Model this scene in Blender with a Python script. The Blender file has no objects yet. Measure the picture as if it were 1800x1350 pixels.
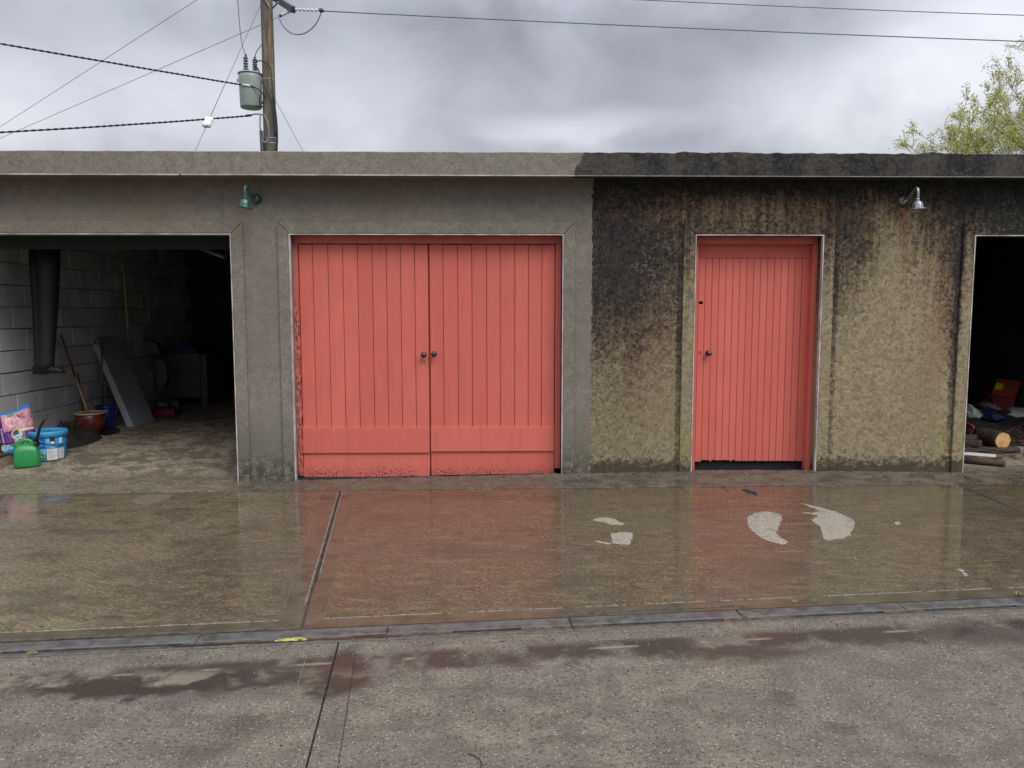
import bpy, math, random
from math import sin, cos, pi, radians
from mathutils.geometry import tessellate_polygon
from mathutils import Vector, Matrix, noise as mnoise
random.seed(7)
S = bpy.context.scene
C = S.collection

# ------------------------------------------------------------------ camera
F = 1352.0; PITCH = math.atan(125/1352); CAMH = 1.53; YAW = radians(1.0)
cd = bpy.data.cameras.new('camera'); cam = bpy.data.objects.new('camera', cd); C.objects.link(cam)
cd.sensor_width = 36; cd.lens = F/1800*36; cd.clip_end = 2000; cd.clip_start = .05
cam.location = (0, 0, CAMH); cam.rotation_euler = (pi/2-PITCH, 0, -YAW)
S.camera = cam
# ------------------------------------------------------------------ sun, exposure
SUN_EL, SUN_AZ = radians(47), radians(146)      # azimuth clockwise from +Y: behind the camera
sd = bpy.data.lights.new('sun', 'SUN'); sd.energy = 1.1; sd.angle = radians(35); sd.color = (1, .97, .92)
sun = bpy.data.objects.new('sun', sd); C.objects.link(sun)
sv = Vector((sin(SUN_AZ)*cos(SUN_EL), cos(SUN_AZ)*cos(SUN_EL), sin(SUN_EL)))
sun.rotation_euler = sv.to_track_quat('Z', 'Y').to_euler(); sun.location = (0, -5, 12)
S.view_settings.view_transform = 'Standard'; S.view_settings.look = 'None'
S.view_settings.gamma = 1; S.view_settings.exposure = 0.7; S.view_settings.use_curve_mapping = False

# ------------------------------------------------------------------ node helper
class NT:
    def __init__(s, tree): s.t = tree; s.t.nodes.clear()
    def n(s, typ, ins=None, **props):
        nd = s.t.nodes.new(typ)
        for k, v in props.items(): setattr(nd, k, v)
        for k, v in (ins or {}).items(): s.set(nd.inputs[k], v)
        return nd
    def set(s, sock, v):
        if isinstance(v, bpy.types.NodeSocket): s.t.links.new(v, sock)
        elif isinstance(v, (tuple, list)) and len(v) == 3 and sock.type == 'RGBA': sock.default_value = (*v, 1)
        else: sock.default_value = v
    def m(s, op, a, b=0.0, c=0.0, clamp=False):
        nd = s.t.nodes.new('ShaderNodeMath'); nd.operation = op; nd.use_clamp = clamp
        s.set(nd.inputs[0], a); s.set(nd.inputs[1], b); s.set(nd.inputs[2], c); return nd.outputs[0]
    def add(s, a, b): return s.m('ADD', a, b)
    def sub(s, a, b): return s.m('SUBTRACT', a, b)
    def mul(s, a, b): return s.m('MULTIPLY', a, b)
    def mx(s, a, b): return s.m('MAXIMUM', a, b)
    def mn(s, a, b): return s.m('MINIMUM', a, b)
    def mr(s, v, lo, hi, a=0.0, b=1.0, t='SMOOTHSTEP'):
        nd = s.n('ShaderNodeMapRange', interpolation_type=t, clamp=True)
        for i, q in enumerate((v, lo, hi, a, b)): s.set(nd.inputs[i], q)
        return nd.outputs[0]
    def mix(s, f, a, b, bt='MIX'):
        nd = s.n('ShaderNodeMix', data_type='RGBA', blend_type=bt)
        s.set(nd.inputs[0], f); s.set(nd.inputs[6], a); s.set(nd.inputs[7], b); return nd.outputs[2]
    def vec(s, x, y, z):
        return s.n('ShaderNodeCombineXYZ', {0: x, 1: y, 2: z}).outputs[0]
    def vs(s, v, sx, sy, sz):
        nd = s.n('ShaderNodeVectorMath', {0: v, 1: (sx, sy, sz)}, operation='MULTIPLY'); return nd.outputs[0]
    def noise(s, v, sc, det=4.0, ro=.55, dist=0.0):
        return s.n('ShaderNodeTexNoise', {'Vector': v, 'Scale': sc, 'Detail': det, 'Roughness': ro, 'Distortion': dist}).outputs[0]
    def voro(s, v, sc, out=0, feat='F1', rnd=1.0):
        return s.n('ShaderNodeTexVoronoi', {'Vector': v, 'Scale': sc, 'Randomness': rnd}, feature=feat).outputs[out]
    def sep(s, v): return s.n('ShaderNodeSeparateXYZ', {0: v}).outputs
    def pos(s): return s.n('ShaderNodeNewGeometry').outputs['Position']
    def obj(s): return s.n('ShaderNodeTexCoord').outputs['Object']
    def uv(s): return s.n('ShaderNodeTexCoord').outputs['UV']
    def rnd(s): return s.n('ShaderNodeObjectInfo').outputs['Random']
    def blob(s, x, z, cx, cz, rx, rz, soft=1.0):
        a = s.mul(s.sub(x, cx), 1/rx); b = s.mul(s.sub(z, cz), 1/rz)
        d = s.m('SQRT', s.add(s.mul(a, a), s.mul(b, b)))
        return s.mr(d, 1+soft*.5, 1-soft*.5)
    def bump(s, h, st, dist=.01, nrm=None):
        nd = s.n('ShaderNodeBump', {'Height': h, 'Strength': st, 'Distance': dist})
        if nrm is not None: s.set(nd.inputs['Normal'], nrm)
        return nd.outputs[0]
    def bsdf(s, **k):
        nd = s.n('ShaderNodeBsdfPrincipled')
        for a, b in k.items(): s.set(nd.inputs[a.replace('_', ' ')], b)
        o = s.n('ShaderNodeOutputMaterial'); s.t.links.new(nd.outputs[0], o.inputs[0]); return nd
MATS = {}
def mat(name):
    m = bpy.data.materials.new(name); m.use_nodes = True; MATS[name] = m
    return NT(m.node_tree)

# ------------------------------------------------------------------ world
w = bpy.data.worlds.new('World'); S.world = w; w.use_nodes = True
t = NT(w.node_tree)
sky = t.n('ShaderNodeTexSky', sky_type='NISHITA'); sky.sun_disc = False
sky.sun_elevation = SUN_EL; sky.sun_rotation = SUN_AZ
dirv = t.n('ShaderNodeTexCoord').outputs['Generated']
dx, dy, dz = t.sep(dirv)
# cloud deck seen in perspective
inv = t.m('DIVIDE', 1.0, t.add(t.m('ABSOLUTE', dz), .16))
cp = t.vec(t.mul(dx, inv), t.mul(dy, inv), t.mul(dz, .4))
n1 = t.noise(cp, .95, 6, .52, .25)
n2 = t.noise(t.vs(dirv, 1, 1, 1.35), 5.2, 6, .52, .25)
az = t.m('ARCTAN2', dx, dy)
wz = t.add(dz, t.mul(t.sub(n2, .5), .10)); wx = t.add(az, t.mul(t.sub(n1, .5), .18))
def sb(px, py, rx, rz):        # a cloud mass at its own bearing and elevation
    a = math.atan((px-876)/1352); e = math.sin(math.atan((550-py)/1352*cos(a)))
    return t.blob(wx, wz, a, e, rx, rz, 1.7)
v = t.add(.46, t.mul(t.sub(t.add(t.mul(n1, .32), t.mul(n2, .68)),   .5), .78))
for (px, py, rx, rz, k) in [(1000, 100, .30, .08, -.13), (1250, 120, .16, .05, -.07), (250, 60, .3, .05, -.06), (1640, 20, .12, .03, .10), (700, 40, .22, .05, -.08), (1560, 160, .17, .06, .15), (1660, 90, .10, .05, .07), (40, 250, .12, .03, .08),
                            (1000, 240, .10, .02, .14), (1330, 235, .2, .02, .02), (120, 200, .25, .06, .10), (560, 150, .14, .07, .08), (90, 20, .2, .05, -.04), (1450, 20, .2, .04, -.1)]:
    v = t.add(v, t.mul(sb(px, py, rx, rz), k))
v = t.mx(v, .16)
lum = t.mul(v, t.add(.395, t.mul(t.mx(dz, 0.0), 2.10)))      # an overcast sky brightens to the zenith
cc = t.mix(t.mr(v, .25, .75), (.86, .90, 1.04), (.95, .975, 1.04))
cloud = t.mix(1.0, cc, t.n('ShaderNodeCombineColor', {0: lum, 1: lum, 2: lum}).outputs[0], 'MULTIPLY')
b1 = t.n('ShaderNodeBackground', {0: sky.outputs[0], 1: .08}); b2 = t.n('ShaderNodeBackground', {0: cloud, 1: 1.0})
mxs = t.n('ShaderNodeMixShader', {0: .95}); t.t.links.new(b1.outputs[0], mxs.inputs[1]); t.t.links.new(b2.outputs[0], mxs.inputs[2])
wo = t.n('ShaderNodeOutputWorld'); t.t.links.new(mxs.outputs[0], wo.inputs[0])

# ------------------------------------------------------------------ geometry helper
def ray(px, py):
    u = (px-900)/F; q = -(py-675)/F
    y = cos(PITCH)+q*sin(PITCH); z = -sin(PITCH)+q*cos(PITCH); c, s_ = cos(YAW), sin(YAW)
    return (u*c+y*s_, -u*s_+y*c, z)
def P(px, py, Y):
    r = ray(px, py); k = Y/r[1]; return Vector((r[0]*k, Y, CAMH+r[2]*k))
def pz(x): return .0193+.00643*x                 # forecourt plane
def zw(x):                                       # ground line along the wall
    pts = [(-9, -.006), (-1.86, -.008), (.585, .047), (1.77, .072), (2.95, .07), (4.3, .05), (12, .05)]
    for (a, za), (b, zb) in zip(pts, pts[1:]):
        if x <= b: return za+(zb-za)*(x-a)/(b-a)
    return .05
def floorz(x, y): return zw(x)+max(0, min(y, 9.3)-7.0)*.066
def G(px, py, fn=None):
    r = ray(px, py); z = 0
    for _ in range(12):
        k = (z-CAMH)/r[2]; x, y = r[0]*k, r[1]*k
        z = fn(x, y) if fn else pz(x)
    return Vector((x, y, z))

class MB:
    def __init__(s): s.v = []; s.f = []; s.mi = []; s.uvs = None; s.sm = []
    def add(s, vs, fs, mi=0, sm=False):
        o = len(s.v); s.v += [tuple(p) for p in vs]
        for f in fs: s.f.append([i+o for i in f]); s.mi.append(mi); s.sm.append(sm)
    def box(s, x0, x1, y0, y1, z0, z1, mi=0, M=None):
        vs = [Vector((x, y, z)) for z in (z0, z1) for y in (y0, y1) for x in (x0, x1)]
        if M is not None: vs = [M@p for p in vs]
        s.add(vs, [(0, 2, 3, 1), (4, 5, 7, 6), (0, 1, 5, 4), (2, 6, 7, 3), (0, 4, 6, 2), (1, 3, 7, 5)], mi)
    def prism(s, poly, y0, y1, mi=0):            # polygon in x,z extruded along y
        n = len(poly); vs = [(x, y0, z) for x, z in poly]+[(x, y1, z) for x, z in poly]
        s.add(vs, [tuple(range(n)), tuple(reversed(range(n, 2*n)))]+[(i, i+n, (i+1) % n+n, (i+1) % n) for i in range(n)], mi)
    def slab(s, poly, th, zf, mi=0, lift=0):      # polygon in x,y following zf
        n = len(poly); vs = [(x, y, zf(x, y)+lift) for x, y in poly]+[(x, y, zf(x, y)+lift-th) for x, y in poly]
        s.add(vs, [tuple(range(n)), tuple(reversed(range(n, 2*n)))]+[(i, i+n, (i+1) % n+n, (i+1) % n) for i in range(n)], mi)
    def rings(s, R, cap=True, mi=0, sm=True, closed=True):
        n = len(R[0]); vs = [p for r in R for p in r]; fs = []
        for i in range(len(R)-1):
            for j in range(n if closed else n-1): fs.append((i*n+j, i*n+(j+1) % n, (i+1)*n+(j+1) % n, (i+1)*n+j))
        s.add(vs, fs, mi, sm)
        if cap:
            o = len(s.v)-len(vs)
            s.f.append([o+j for j in reversed(range(n))]); s.mi.append(mi); s.sm.append(False)
            s.f.append([o+(len(R)-1)*n+j for j in range(n)]); s.mi.append(mi); s.sm.append(False)
    def tube(s, path, r, n=8, mi=0, cap=True):
        path = [Vector(p) for p in path]; R = []
        up = Vector((0, 0, 1)); pa = None
        for i, p in enumerate(path):
            d = (path[min(i+1, len(path)-1)]-path[max(i-1, 0)]).normalized()
            if pa is None:
                a = d.cross(up if abs(d.z) < .9 else Vector((1, 0, 0))).normalized()
            else:
                a = (pa-d*pa.dot(d)).normalized()
            pa = a; b = d.cross(a); rr = r[i] if isinstance(r, (list, tuple)) else r
            R.append([p+(a*cos(2*pi*k/n)+b*sin(2*pi*k/n))*rr for k in range(n)])
        s.rings(R, cap, mi)
    def lathe(s, c, prof, n=20, M=None, mi=0, cap=True, flute=0):
        R = []
        for r, z in prof:
            ring = []
            for k in range(n):
                rr = r*(1+flute*(cos(k*pi) if flute else 0)); p = Vector((rr*cos(2*pi*k/n), rr*sin(2*pi*k/n), z))
                if M is not None: p = M@p
                ring.append(p+Vector(c))
            R.append(ring)
        s.rings(R, cap, mi)
    def build(s, name, mats, parent=None, bevel=0, seg=2):
        me = bpy.data.meshes.new(name); me.from_pydata(s.v, [], s.f)
        for m in (mats if isinstance(mats, list) else [mats]): me.materials.append(MATS[m] if isinstance(m, str) else m)
        me.polygons.foreach_set('material_index', s.mi); me.polygons.foreach_set('use_smooth', s.sm)
        if s.uvs:
            ul = me.uv_layers.new(name='UVMap')
            for lp in me.loops: ul.data[lp.index].uv = s.uvs[lp.vertex_index]
        me.update()
        o = bpy.data.objects.new(name, me); C.objects.link(o)
        if parent: o.parent = parent
        if bevel:
            b = o.modifiers.new('bevel', 'BEVEL'); b.width = bevel; b.segments = seg; b.limit_method = 'ANGLE'; b.angle_limit = radians(40)
        return o
def tag(o, label=None, cat=None, group=None, kind=None):
    for k, q in (('label', label), ('category', cat), ('group', group), ('kind', kind)):
        if q: o[k] = q
    return o
def empty(name, loc, label, cat, group=None):
    o = bpy.data.objects.new(name, None); C.objects.link(o); o.location = loc
    o.empty_display_size = .1; return tag(o, label, cat, group)
class Loc:           # parts written in world coordinates, parented to an empty standing at its base
    pass
def fix(root):       # shift children meshes so that world coordinates stay true
    off = Matrix.Translation(-root.location)
    seen = set()
    for ch in [c for c in bpy.data.objects if c.parent == root]:
        if ch.type == 'MESH' and ch.data.name not in seen and not ch.get('placed'):
            ch.matrix_parent_inverse = off
        elif ch.get('placed'): ch.matrix_parent_inverse = off; del ch['placed']
def nz(x, y, z, sc): return mnoise.noise(Vector((x*sc, y*sc, z*sc)))

# ------------------------------------------------------------------ materials
def simple(name, col, rough=.6, metal=0, var=.15, sc=8, bump=.1, bsc=60, coat=0, spec=.5):
    t = mat(name); p = t.obj()
    n = t.noise(p, sc, 4, .6)
    c = t.mix(t.mr(n, .3, .7), tuple(q*(1-var) for q in col), tuple(min(1, q*(1+var)) for q in col))
    t.bsdf(Base_Color=c, Roughness=t.mr(n, .3, .7, max(0.02, rough-.07), min(1, rough+.07)), Metallic=metal, Coat_Weight=coat, Specular_IOR_Level=spec,
           Normal=t.bump(t.noise(p, bsc, 3), bump, .004))
simple('bead', (.46, .44, .43), .55, var=.38, sc=5)
simple('bead_old', (.28, .28, .27), .6, var=.3, sc=20)
simple('knob', (.10, .085, .085), .32, .85, var=.3)
simple('key_dark', (.004, .003, .003), .9)
simple('dark_void', (.012, .011, .012), .9, var=.3, sc=15)
simple('lamp_green', (.025, .095, .085), .36, .2, var=.35, sc=40, coat=.4)
simple('lamp_silver', (.30, .31, .33), .34, .75, var=.55, sc=55)
simple('pvc', (.080, .075, .070), .55, var=.40, sc=16, bump=.3, coat=.3)
simple('slot_dark', (.012, .012, .011), .8, var=.4)
simple('silt', (.075, .062, .045), .6, var=.5, sc=30, bump=.6, bsc=90, coat=.4)
simple('moss', (.16, .17, .05), .9, var=.4, sc=60, bump=.8, bsc=200)
simple('yellow_smear', (.42, .42, .10), .6, var=.35, sc=40)
simple('rubber', (.035, .033, .032), .55, var=.4, sc=30, bump=.5)
simple('ridge', (.20, .18, .145), .9, var=.3, sc=50, bump=.8, bsc=150)
simple('mortar', (.22, .215, .21), .95, var=.2)
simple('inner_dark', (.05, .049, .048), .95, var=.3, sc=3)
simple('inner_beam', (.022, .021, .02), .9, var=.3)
simple('roof_felt', (.06, .06, .06), .9)
simple('wader', (.011, .012, .010), .6, var=.2, sc=8, bump=.4, bsc=14)
simple('wood_handle', (.33, .18, .07), .6, var=.3, sc=20)
simple('handle_dark', (.08, .05, .03), .6)
simple('yellow_plastic', (.55, .45, .04), .4, var=.1)
simple('black_plastic', (.015, .015, .016), .4)
simple('green_plastic', (.02, .26, .07), .34, var=.06, bump=.08, coat=.1)
simple('blue_glaze', (.012, .025, .14), .15, var=.3)
simple('red_glaze', (.11, .022, .015), .22, var=.3, coat=.5)
simple('cream', (.42, .33, .19), .6, var=.15)
simple('foam_face', (.27, .28, .30), .7, var=.06)
simple('foam_edge', (.38, .38, .40), .7, var=.1)
simple('soil', (.018, .014, .011), .95, var=.6, sc=50, bump=1, bsc=80)
simple('cardboard', (.30, .18, .09), .85, var=.15)
simple('timber_rough', (.36, .28, .19), .9, var=.35, sc=60, bump=.8, bsc=90)
simple('timber_dark', (.07, .04, .028), .85, var=.3)
simple('yellow_cord', (.26, .22, .07), .6)
simple('white_dim', (.075, .075, .075), .5, var=.12)
simple('steel_dim', (.15, .155, .16), .4, .6)
simple('blue_tray', (.01, .045, .14), .4)
simple('dark_red', (.16, .015, .02), .45)
simple('red_plastic', (.40, .03, .02), .4)
simple('orange_red', (.24, .035, .014), .6, var=.1)
simple('dusty_brown', (.12, .05, .035), .8, var=.3)
simple('bag_white', (.50, .51, .50), .45, var=.15, sc=14, bump=.5, bsc=10)
simple('bag_grey', (.22, .22, .20), .5, var=.3, sc=12, bump=.5, bsc=10)
simple('bag_blue', (.02, .03, .10), .4, var=.3)
simple('bag_green', (.02, .17, .12), .5)
simple('white_plastic', (.85, .85, .86), .4, var=.04)
simple('wire', (.17, .17, .18), .5, .4, var=.1)
simple('wire_black', (.016, .016, .018), .6)
simple('wire_pale', (.30, .30, .30), .5)
simple('tank', (.30, .345, .33), .42, var=.06, coat=.2)
simple('porcelain', (.13, .13, .14), .25, var=.2)
simple('porcelain_white', (.68, .68, .67), .25, var=.1)
simple('galv', (.36, .37, .38), .5, .5, var=.2)
simple('conduit', (.06, .07, .08), .5)
simple('leaf_dead', (.10, .06, .03), .8, var=.4)
simple('grass_blade', (.22, .24, .06), .7)
simple('black_litter', (.012, .012, .014), .5)
simple('print_white', (.80, .80, .80), .5, var=.03)
simple('print_text', (.32, .33, .36), .6)
simple('print_black', (.02, .02, .03), .5)
simple('print_gold', (.62, .50, .26), .45, var=.15)
simple('print_sky', (.22, .52, .80), .5, var=.2, sc=30)
simple('print_blue', (.015, .16, .62), .4)
simple('print_teal', (.03, .22, .36), .4)
simple('print_green', (.13, .33, .05), .5, var=.4, sc=60)
simple('bucket_blue', (.05, .33, .62), .35, var=.12)
simple('label_blue', (.025, .26, .62), .35, var=.1)
simple('bark', (.10, .085, .075), .9, var=.3, sc=20, bump=.5)

# log bark and cut end
t = mat('log_bark'); p = t.obj()
n = t.noise(t.vs(p, 2, 12, 12), 6, 5)
t.bsdf(Base_Color=t.mix(t.mr(n, .35, .65), (.025, .018, .013), (.10, .07, .05)), Roughness=.9, Normal=t.bump(n, 1, .02))
t = mat('log_end'); p = t.obj()
n = t.noise(p, 14, 4); sx, sy, sz = t.sep(p)
rg = t.m('SINE', t.mul(t.m('SQRT', t.add(t.mul(sy, sy), t.mul(sz, sz))), 520))
c = t.mix(t.mr(n, .35, .7), (.80, .50, .22), (.58, .30, .11)); c = t.mix(t.mul(t.mr(rg, -1, 1), .18), c, (.35, .17, .06))
t.bsdf(Base_Color=c, Roughness=.8)

# leaves
t = mat('leaf'); r = t.noise(t.pos(), 2.2, 3); r2 = t.noise(t.pos(), 23, 1)
c = t.mix(t.mr(r, .38, .62), (.56, .57, .16), (.52, .50, .26)); c = t.mix(t.mr(r2, .45, .7), c, (.42, .45, .11)); c = t.mix(t.mr(r2, .40, .30), c, (.46, .36, .27))
bs = t.n('ShaderNodeBsdfPrincipled', {'Base Color': c, 'Roughness': .55}); tr = t.n('ShaderNodeBsdfTranslucent', {'Color': c})
ms = t.n('ShaderNodeMixShader', {0: .35}); t.t.links.new(bs.outputs[0], ms.inputs[1]); t.t.links.new(tr.outputs[0], ms.inputs[2])
o = t.n('ShaderNodeOutputMaterial'); t.t.links.new(ms.outputs[0], o.inputs[0])

# weathered pole wood
t = mat('pole_wood'); p = t.pos()
n = t.noise(t.vs(p, 6, 6, .35), 4, 6, .65); n2 = t.noise(t.vs(p, 1, 1, .6), 1.6, 4)
c = t.mix(t.mr(n, .38, .62), (.11, .08, .058), (.25, .20, .14)); c = t.mix(t.mr(n2, .48, .62), c, (.12, .11, .09))
t.bsdf(Base_Color=c, Roughness=.85, Normal=t.bump(n, .8, .02))

# painted block
t = mat('block_paint'); p = t.obj(); r = t.rnd(); wp = t.pos()
n = t.noise(wp, 3, 5, .6); n2 = t.noise(wp, 30, 3)
c = t.mix(r, (.42, .42, .43), (.62, .62, .63)); c = t.mix(t.mul(t.mr(n, .42, .66), .6), c, (.36, .36, .37))
c = t.mix(t.mul(t.mr(t.voro(wp, 5), .16, .05), .5), c, (.15, .15, .15))
t.bsdf(Base_Color=c, Roughness=.9, Normal=t.bump(n2, .5, .004))

# coral paint on timber
def coral(name, flake):
    t = mat(name); p = t.pos(); x, y, z = t.sep(p); r = t.rnd()
    grain = t.noise(t.vec(t.add(t.mul(x, 30), t.mul(r, 40)), y, t.mul(z, 1.3)), 2.2, 5, .6)
    big = t.noise(p, 2.1, 4)
    c = t.mix(r, (.60, .134, .100), (.675, .160, .120))
    c = t.mix(t.mul(t.mr(big, .42, .65), .35), c, (.55, .122, .093))
    c = t.mix(t.mul(t.mr(grain, .60, .74), .30), c, (.40, .075, .06))
    vd = t.voro(t.vec(x, 0.0, z), 9); kn = t.mr(vd, .055, .03)
    kmask = t.mr(t.noise(p, 3.3, 1), .5, .58)
    c = t.mix(t.mul(t.mul(kn, kmask), .6), c, (.25, .05, .05))
    run = t.noise(t.vec(t.mul(x, 1.0), 0.0, t.mul(z, .10)), 16, 4, .6); c = t.mix(t.mul(t.mr(run, .54, .68), .28), c, (.40, .10, .08)); c = t.mix(t.mul(t.mr(run, .46, .34), .22), c, (.66, .20, .16))
    dirt = t.mul(t.mr(z, .30, .0), t.mr(t.noise(t.vs(p, 1, 1, .5), 9, 4), .45, .7))
    c = t.mix(t.mul(dirt, .22), c, (.22, .10, .08))
    if flake:
        fn = t.noise(t.vec(x, 0.0, t.mul(z, .7)), 70, 4, .75)
        th = t.mr(z, .15, .045, .66, .535, 'LINEAR')
        side = t.mr(t.noise(t.vec(x, 0.0, 0.0), 2.3, 2), .38, .50)
        fl = t.mul(t.mul(t.m('GREATER_THAN', fn, th), t.m('LESS_THAN', z, .17)), side)
        c = t.mix(fl, c, (.07, .045, .038))
    h = t.add(t.mul(grain, .7), t.mul(t.mul(kn, kmask), -.6))
    h2 = t.voro(t.vec(t.mul(x, 1.0), 0.0, z), 55); dots = t.mul(t.mr(h2, .10, .05), t.mr(t.noise(p, 6, 2), .60, .66))
    t.bsdf(Base_Color=c, Roughness=t.mr(big, .3, .7, .48, .62), Specular_IOR_Level=.35, Normal=t.bump(t.add(h, dots), .35, .003))
coral('coral', False); coral('coral_door', True)
t = mat('coral_rot'); p = t.pos(); x, y, z = t.sep(p)
n = t.noise(t.vec(t.mul(x, 3.2), y, t.mul(z, .55)), 26, 5, .7, .6)
lo = t.mr(z, 1.75, 1.35)
gap = t.mul(t.mr(n, .585, .605), lo)
t.bsdf(Base_Color=t.mix(gap, t.mix(t.noise(p, 30), (.64, .17, .13), (.52, .13, .10)), (.07, .03, .024)), Roughness=.5, Normal=t.bump(t.sub(1.0, t.add(gap, t.mul(n, .6))), 1, .012))

# facade concrete: clean grey coat on the left, blackened and lichened render on the right
def facade(name, shift=0):
    t = mat(name); p = t.pos(); x, y, z = t.sep(p)
    wob = t.sub(t.noise(p, 3.0, 5, .6), .5); wob2 = t.sub(t.noise(p, 11.0, 4, .6), .5)
    infascia = t.m('LESS_THAN', y, 6.9)
    xb = t.add(t.add(.855, t.mul(infascia, t.mr(z, 2.72, 2.92, -.20, -.10, 'LINEAR'))), t.mul(wob2, .075))
    isdirty = t.m('GREATER_THAN', t.add(x, t.mul(t.noise(t.vec(0., 0., z), 16, 1), .02)), xb)
    xd = t.add(x, t.mul(wob, .35)); zd = t.add(z, t.mul(wob, .35))
    xe = t.add(x, t.mul(wob2, .10)); ze = t.add(z, t.mul(wob2, .12)); wob3 = t.sub(t.noise(p, 40, 2), .5); xf = t.add(x, t.mul(wob3, .016)); zf_ = t.add(z, t.mul(wob3, .02))
    fine = t.noise(p, 75, 4, .7); mid = t.noise(p, 14, 5, .65); big = t.noise(p, 1.7, 5, .6)
    pits = t.mul(t.mr(t.voro(p, 26), .13, .06), t.mr(t.noise(p, 5, 2), .48, .58))
    grit = t.mr(t.voro(p, 105), .30, .12)
    vst = t.noise(t.vec(t.mul(x, 1.0), 0.0, t.mul(z, .13)), 7, 5, .6)
    # clean
    c1 = t.mix(t.mr(mid, .3, .7), (.190, .170, .136), (.262, .236, .194))
    c1 = t.mix(t.mul(t.mr(big, .42, .62), .45), c1, (.172, .150, .122))
    c1 = t.mix(t.mul(t.mr(t.noise(p, 4.2, 4), .56, .70), .35), c1, (.21, .21, .19))
    c1 = t.mix(t.mul(t.mr(fine, .50, .66), .60), c1, (.085, .08, .07))
    c1 = t.mix(t.mul(t.mr(fine, .48, .34), .40), c1, (.27, .26, .235))
    c1 = t.mix(t.mul(grit, .22), c1, (.10, .095, .08)); c1 = t.mix(t.mul(pits, .8), c1, (.05, .047, .042))
    for cx, cz, rx, rz, k in [(-3.15, 2.42, .35, .14, .5), (-2.28, 2.34, .10, .16, .55), (-1.0, 2.45, .4, .1, .25), (-4.1, 2.4, .3, .12, .3)]:
        c1 = t.mix(t.mul(t.mul(t.blob(xe, ze, cx, cz, rx, rz), t.mr(mid, .38, .6)), k), c1, (.25, .155, .11))
    green = t.mul(t.mr(z, .75, .10), t.mr(t.add(mid, t.mul(fine, .4)), .55, .75))
    c1 = t.mix(t.mul(green, .55), c1, (.075, .078, .045))
    low = t.mul(t.mr(z, .30, .03), t.mr(t.add(t.mul(fine, .6), t.mul(mid, .6)), .52, .68))
    c1 = t.mix(t.mul(low, .8), c1, (.035, .035, .028))
    # dirty: D = how black, also carrying painted shade beside the bands
    cell1 = t.sep(t.n('ShaderNodeTexVoronoi', {'Vector': t.vec(xf, y, zf_), 'Scale': 34.0}).outputs['Color'])[0]
    cell2 = t.sep(t.n('ShaderNodeTexVoronoi', {'Vector': t.vec(xf, y, zf_), 'Scale': 78.0}).outputs['Color'])[0]
    crust = t.add(t.mul(cell1, .40), t.add(t.mul(cell2, .35), t.mul(fine, .45)))          # 0..1.2, mean .6
    D = t.mr(t.add(z, t.mul(t.sub(vst, .5), 1.1)), .85, 2.85, 0, 1, 'LINEAR')
    D = t.add(D, t.mul(t.blob(xd, zd, 1.15, 1.95, .55, .75, 1.6), .22))
    D = t.add(D, t.mul(t.blob(xd, zd, 1.1, 1.1, .50, 1.0, 1.6), .30)); D = t.add(D, t.mul(t.blob(xd, zd, 1.0, 2.2, .40, .6, 1.4), .14))
    D = t.sub(D, t.mul(t.blob(xd, zd, 3.60, 1.25, .50, 1.0, 1.6), .34))
    D = t.sub(D, t.mul(t.blob(xd, zd, 3.55, 2.10, .18, .60, 1.6), .30))
    D = t.sub(D, t.mul(t.blob(xd, zd, 2.1, 2.48, .9, .13, 1.6), .30))
    D = t.sub(D, t.mul(t.blob(xe, ze, 3.33, 2.66, .06, .10, 1.3), .5))
    D = t.add(D, t.mul(t.blob(xd, zd, 3.12, 2.1, .22, .5, 1.6), .22))
    D = t.add(D, t.mul(t.blob(xe, ze, 4.12, 1.7, .10, 1.2, 1.5), .30))
    D = t.add(D, t.mul(t.blob(xe, z, 4.19, 1.3, .035, 1.5, 1.2), .50))  # this and the next two strips paint shade beside the raised bands
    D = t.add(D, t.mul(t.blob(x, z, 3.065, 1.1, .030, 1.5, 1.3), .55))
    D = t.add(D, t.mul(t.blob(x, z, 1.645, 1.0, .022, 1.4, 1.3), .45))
    D = t.add(D, t.mul(t.mr(x, 4.15, 4.7), .45))
    D = t.add(D, t.mul(t.mr(z, 2.50, 2.70), .40))
    drip = t.noise(t.vec(t.add(x, t.mul(wob3, .01)), 0.0, t.mul(z, .06)), 22, 4, .7); D = t.add(D, t.mul(t.mul(t.sub(drip, .47), 1.5), t.mr(z, .6, 2.4, .15, 1.0)))
    band = t.m('LESS_THAN', y, 6.995)
    D = t.sub(D, t.mul(t.mul(band, t.mr(z, 2.35, 1.9)), .30))
    D = t.add(D, t.add(t.mul(t.sub(mid, .5), .30), t.mul(t.sub(crust, .6), -.30)))
    D = t.mx(0.0, t.mn(1.0, D))
    tan = t.mix(t.mr(crust, .30, .90, 0, 1, 'LINEAR'), (.185, .146, .088), (.355, .290, .180))
    tan = t.mix(t.mul(t.blob(xd, zd, 1.3, .45, .6, .6, 1.6), .45), tan, (.24, .205, .115))
    brown = t.mix(t.mr(crust, .35, .85, 0, 1, 'LINEAR'), (.045, .033, .024), (.165, .120, .076))
    black = t.mix(t.mr(crust, .35, .85, 0, 1, 'LINEAR'), (.015, .015, .016), (.048, .042, .037))
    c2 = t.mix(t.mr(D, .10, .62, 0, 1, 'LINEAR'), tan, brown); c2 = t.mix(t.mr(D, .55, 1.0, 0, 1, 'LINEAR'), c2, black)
    # lichen crusts
    l1 = t.mul(t.mr(t.voro(t.vec(xf, y, zf_), 30), .36, .22), t.mr(t.noise(p, 3.4, 4), .47, .60))
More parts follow.
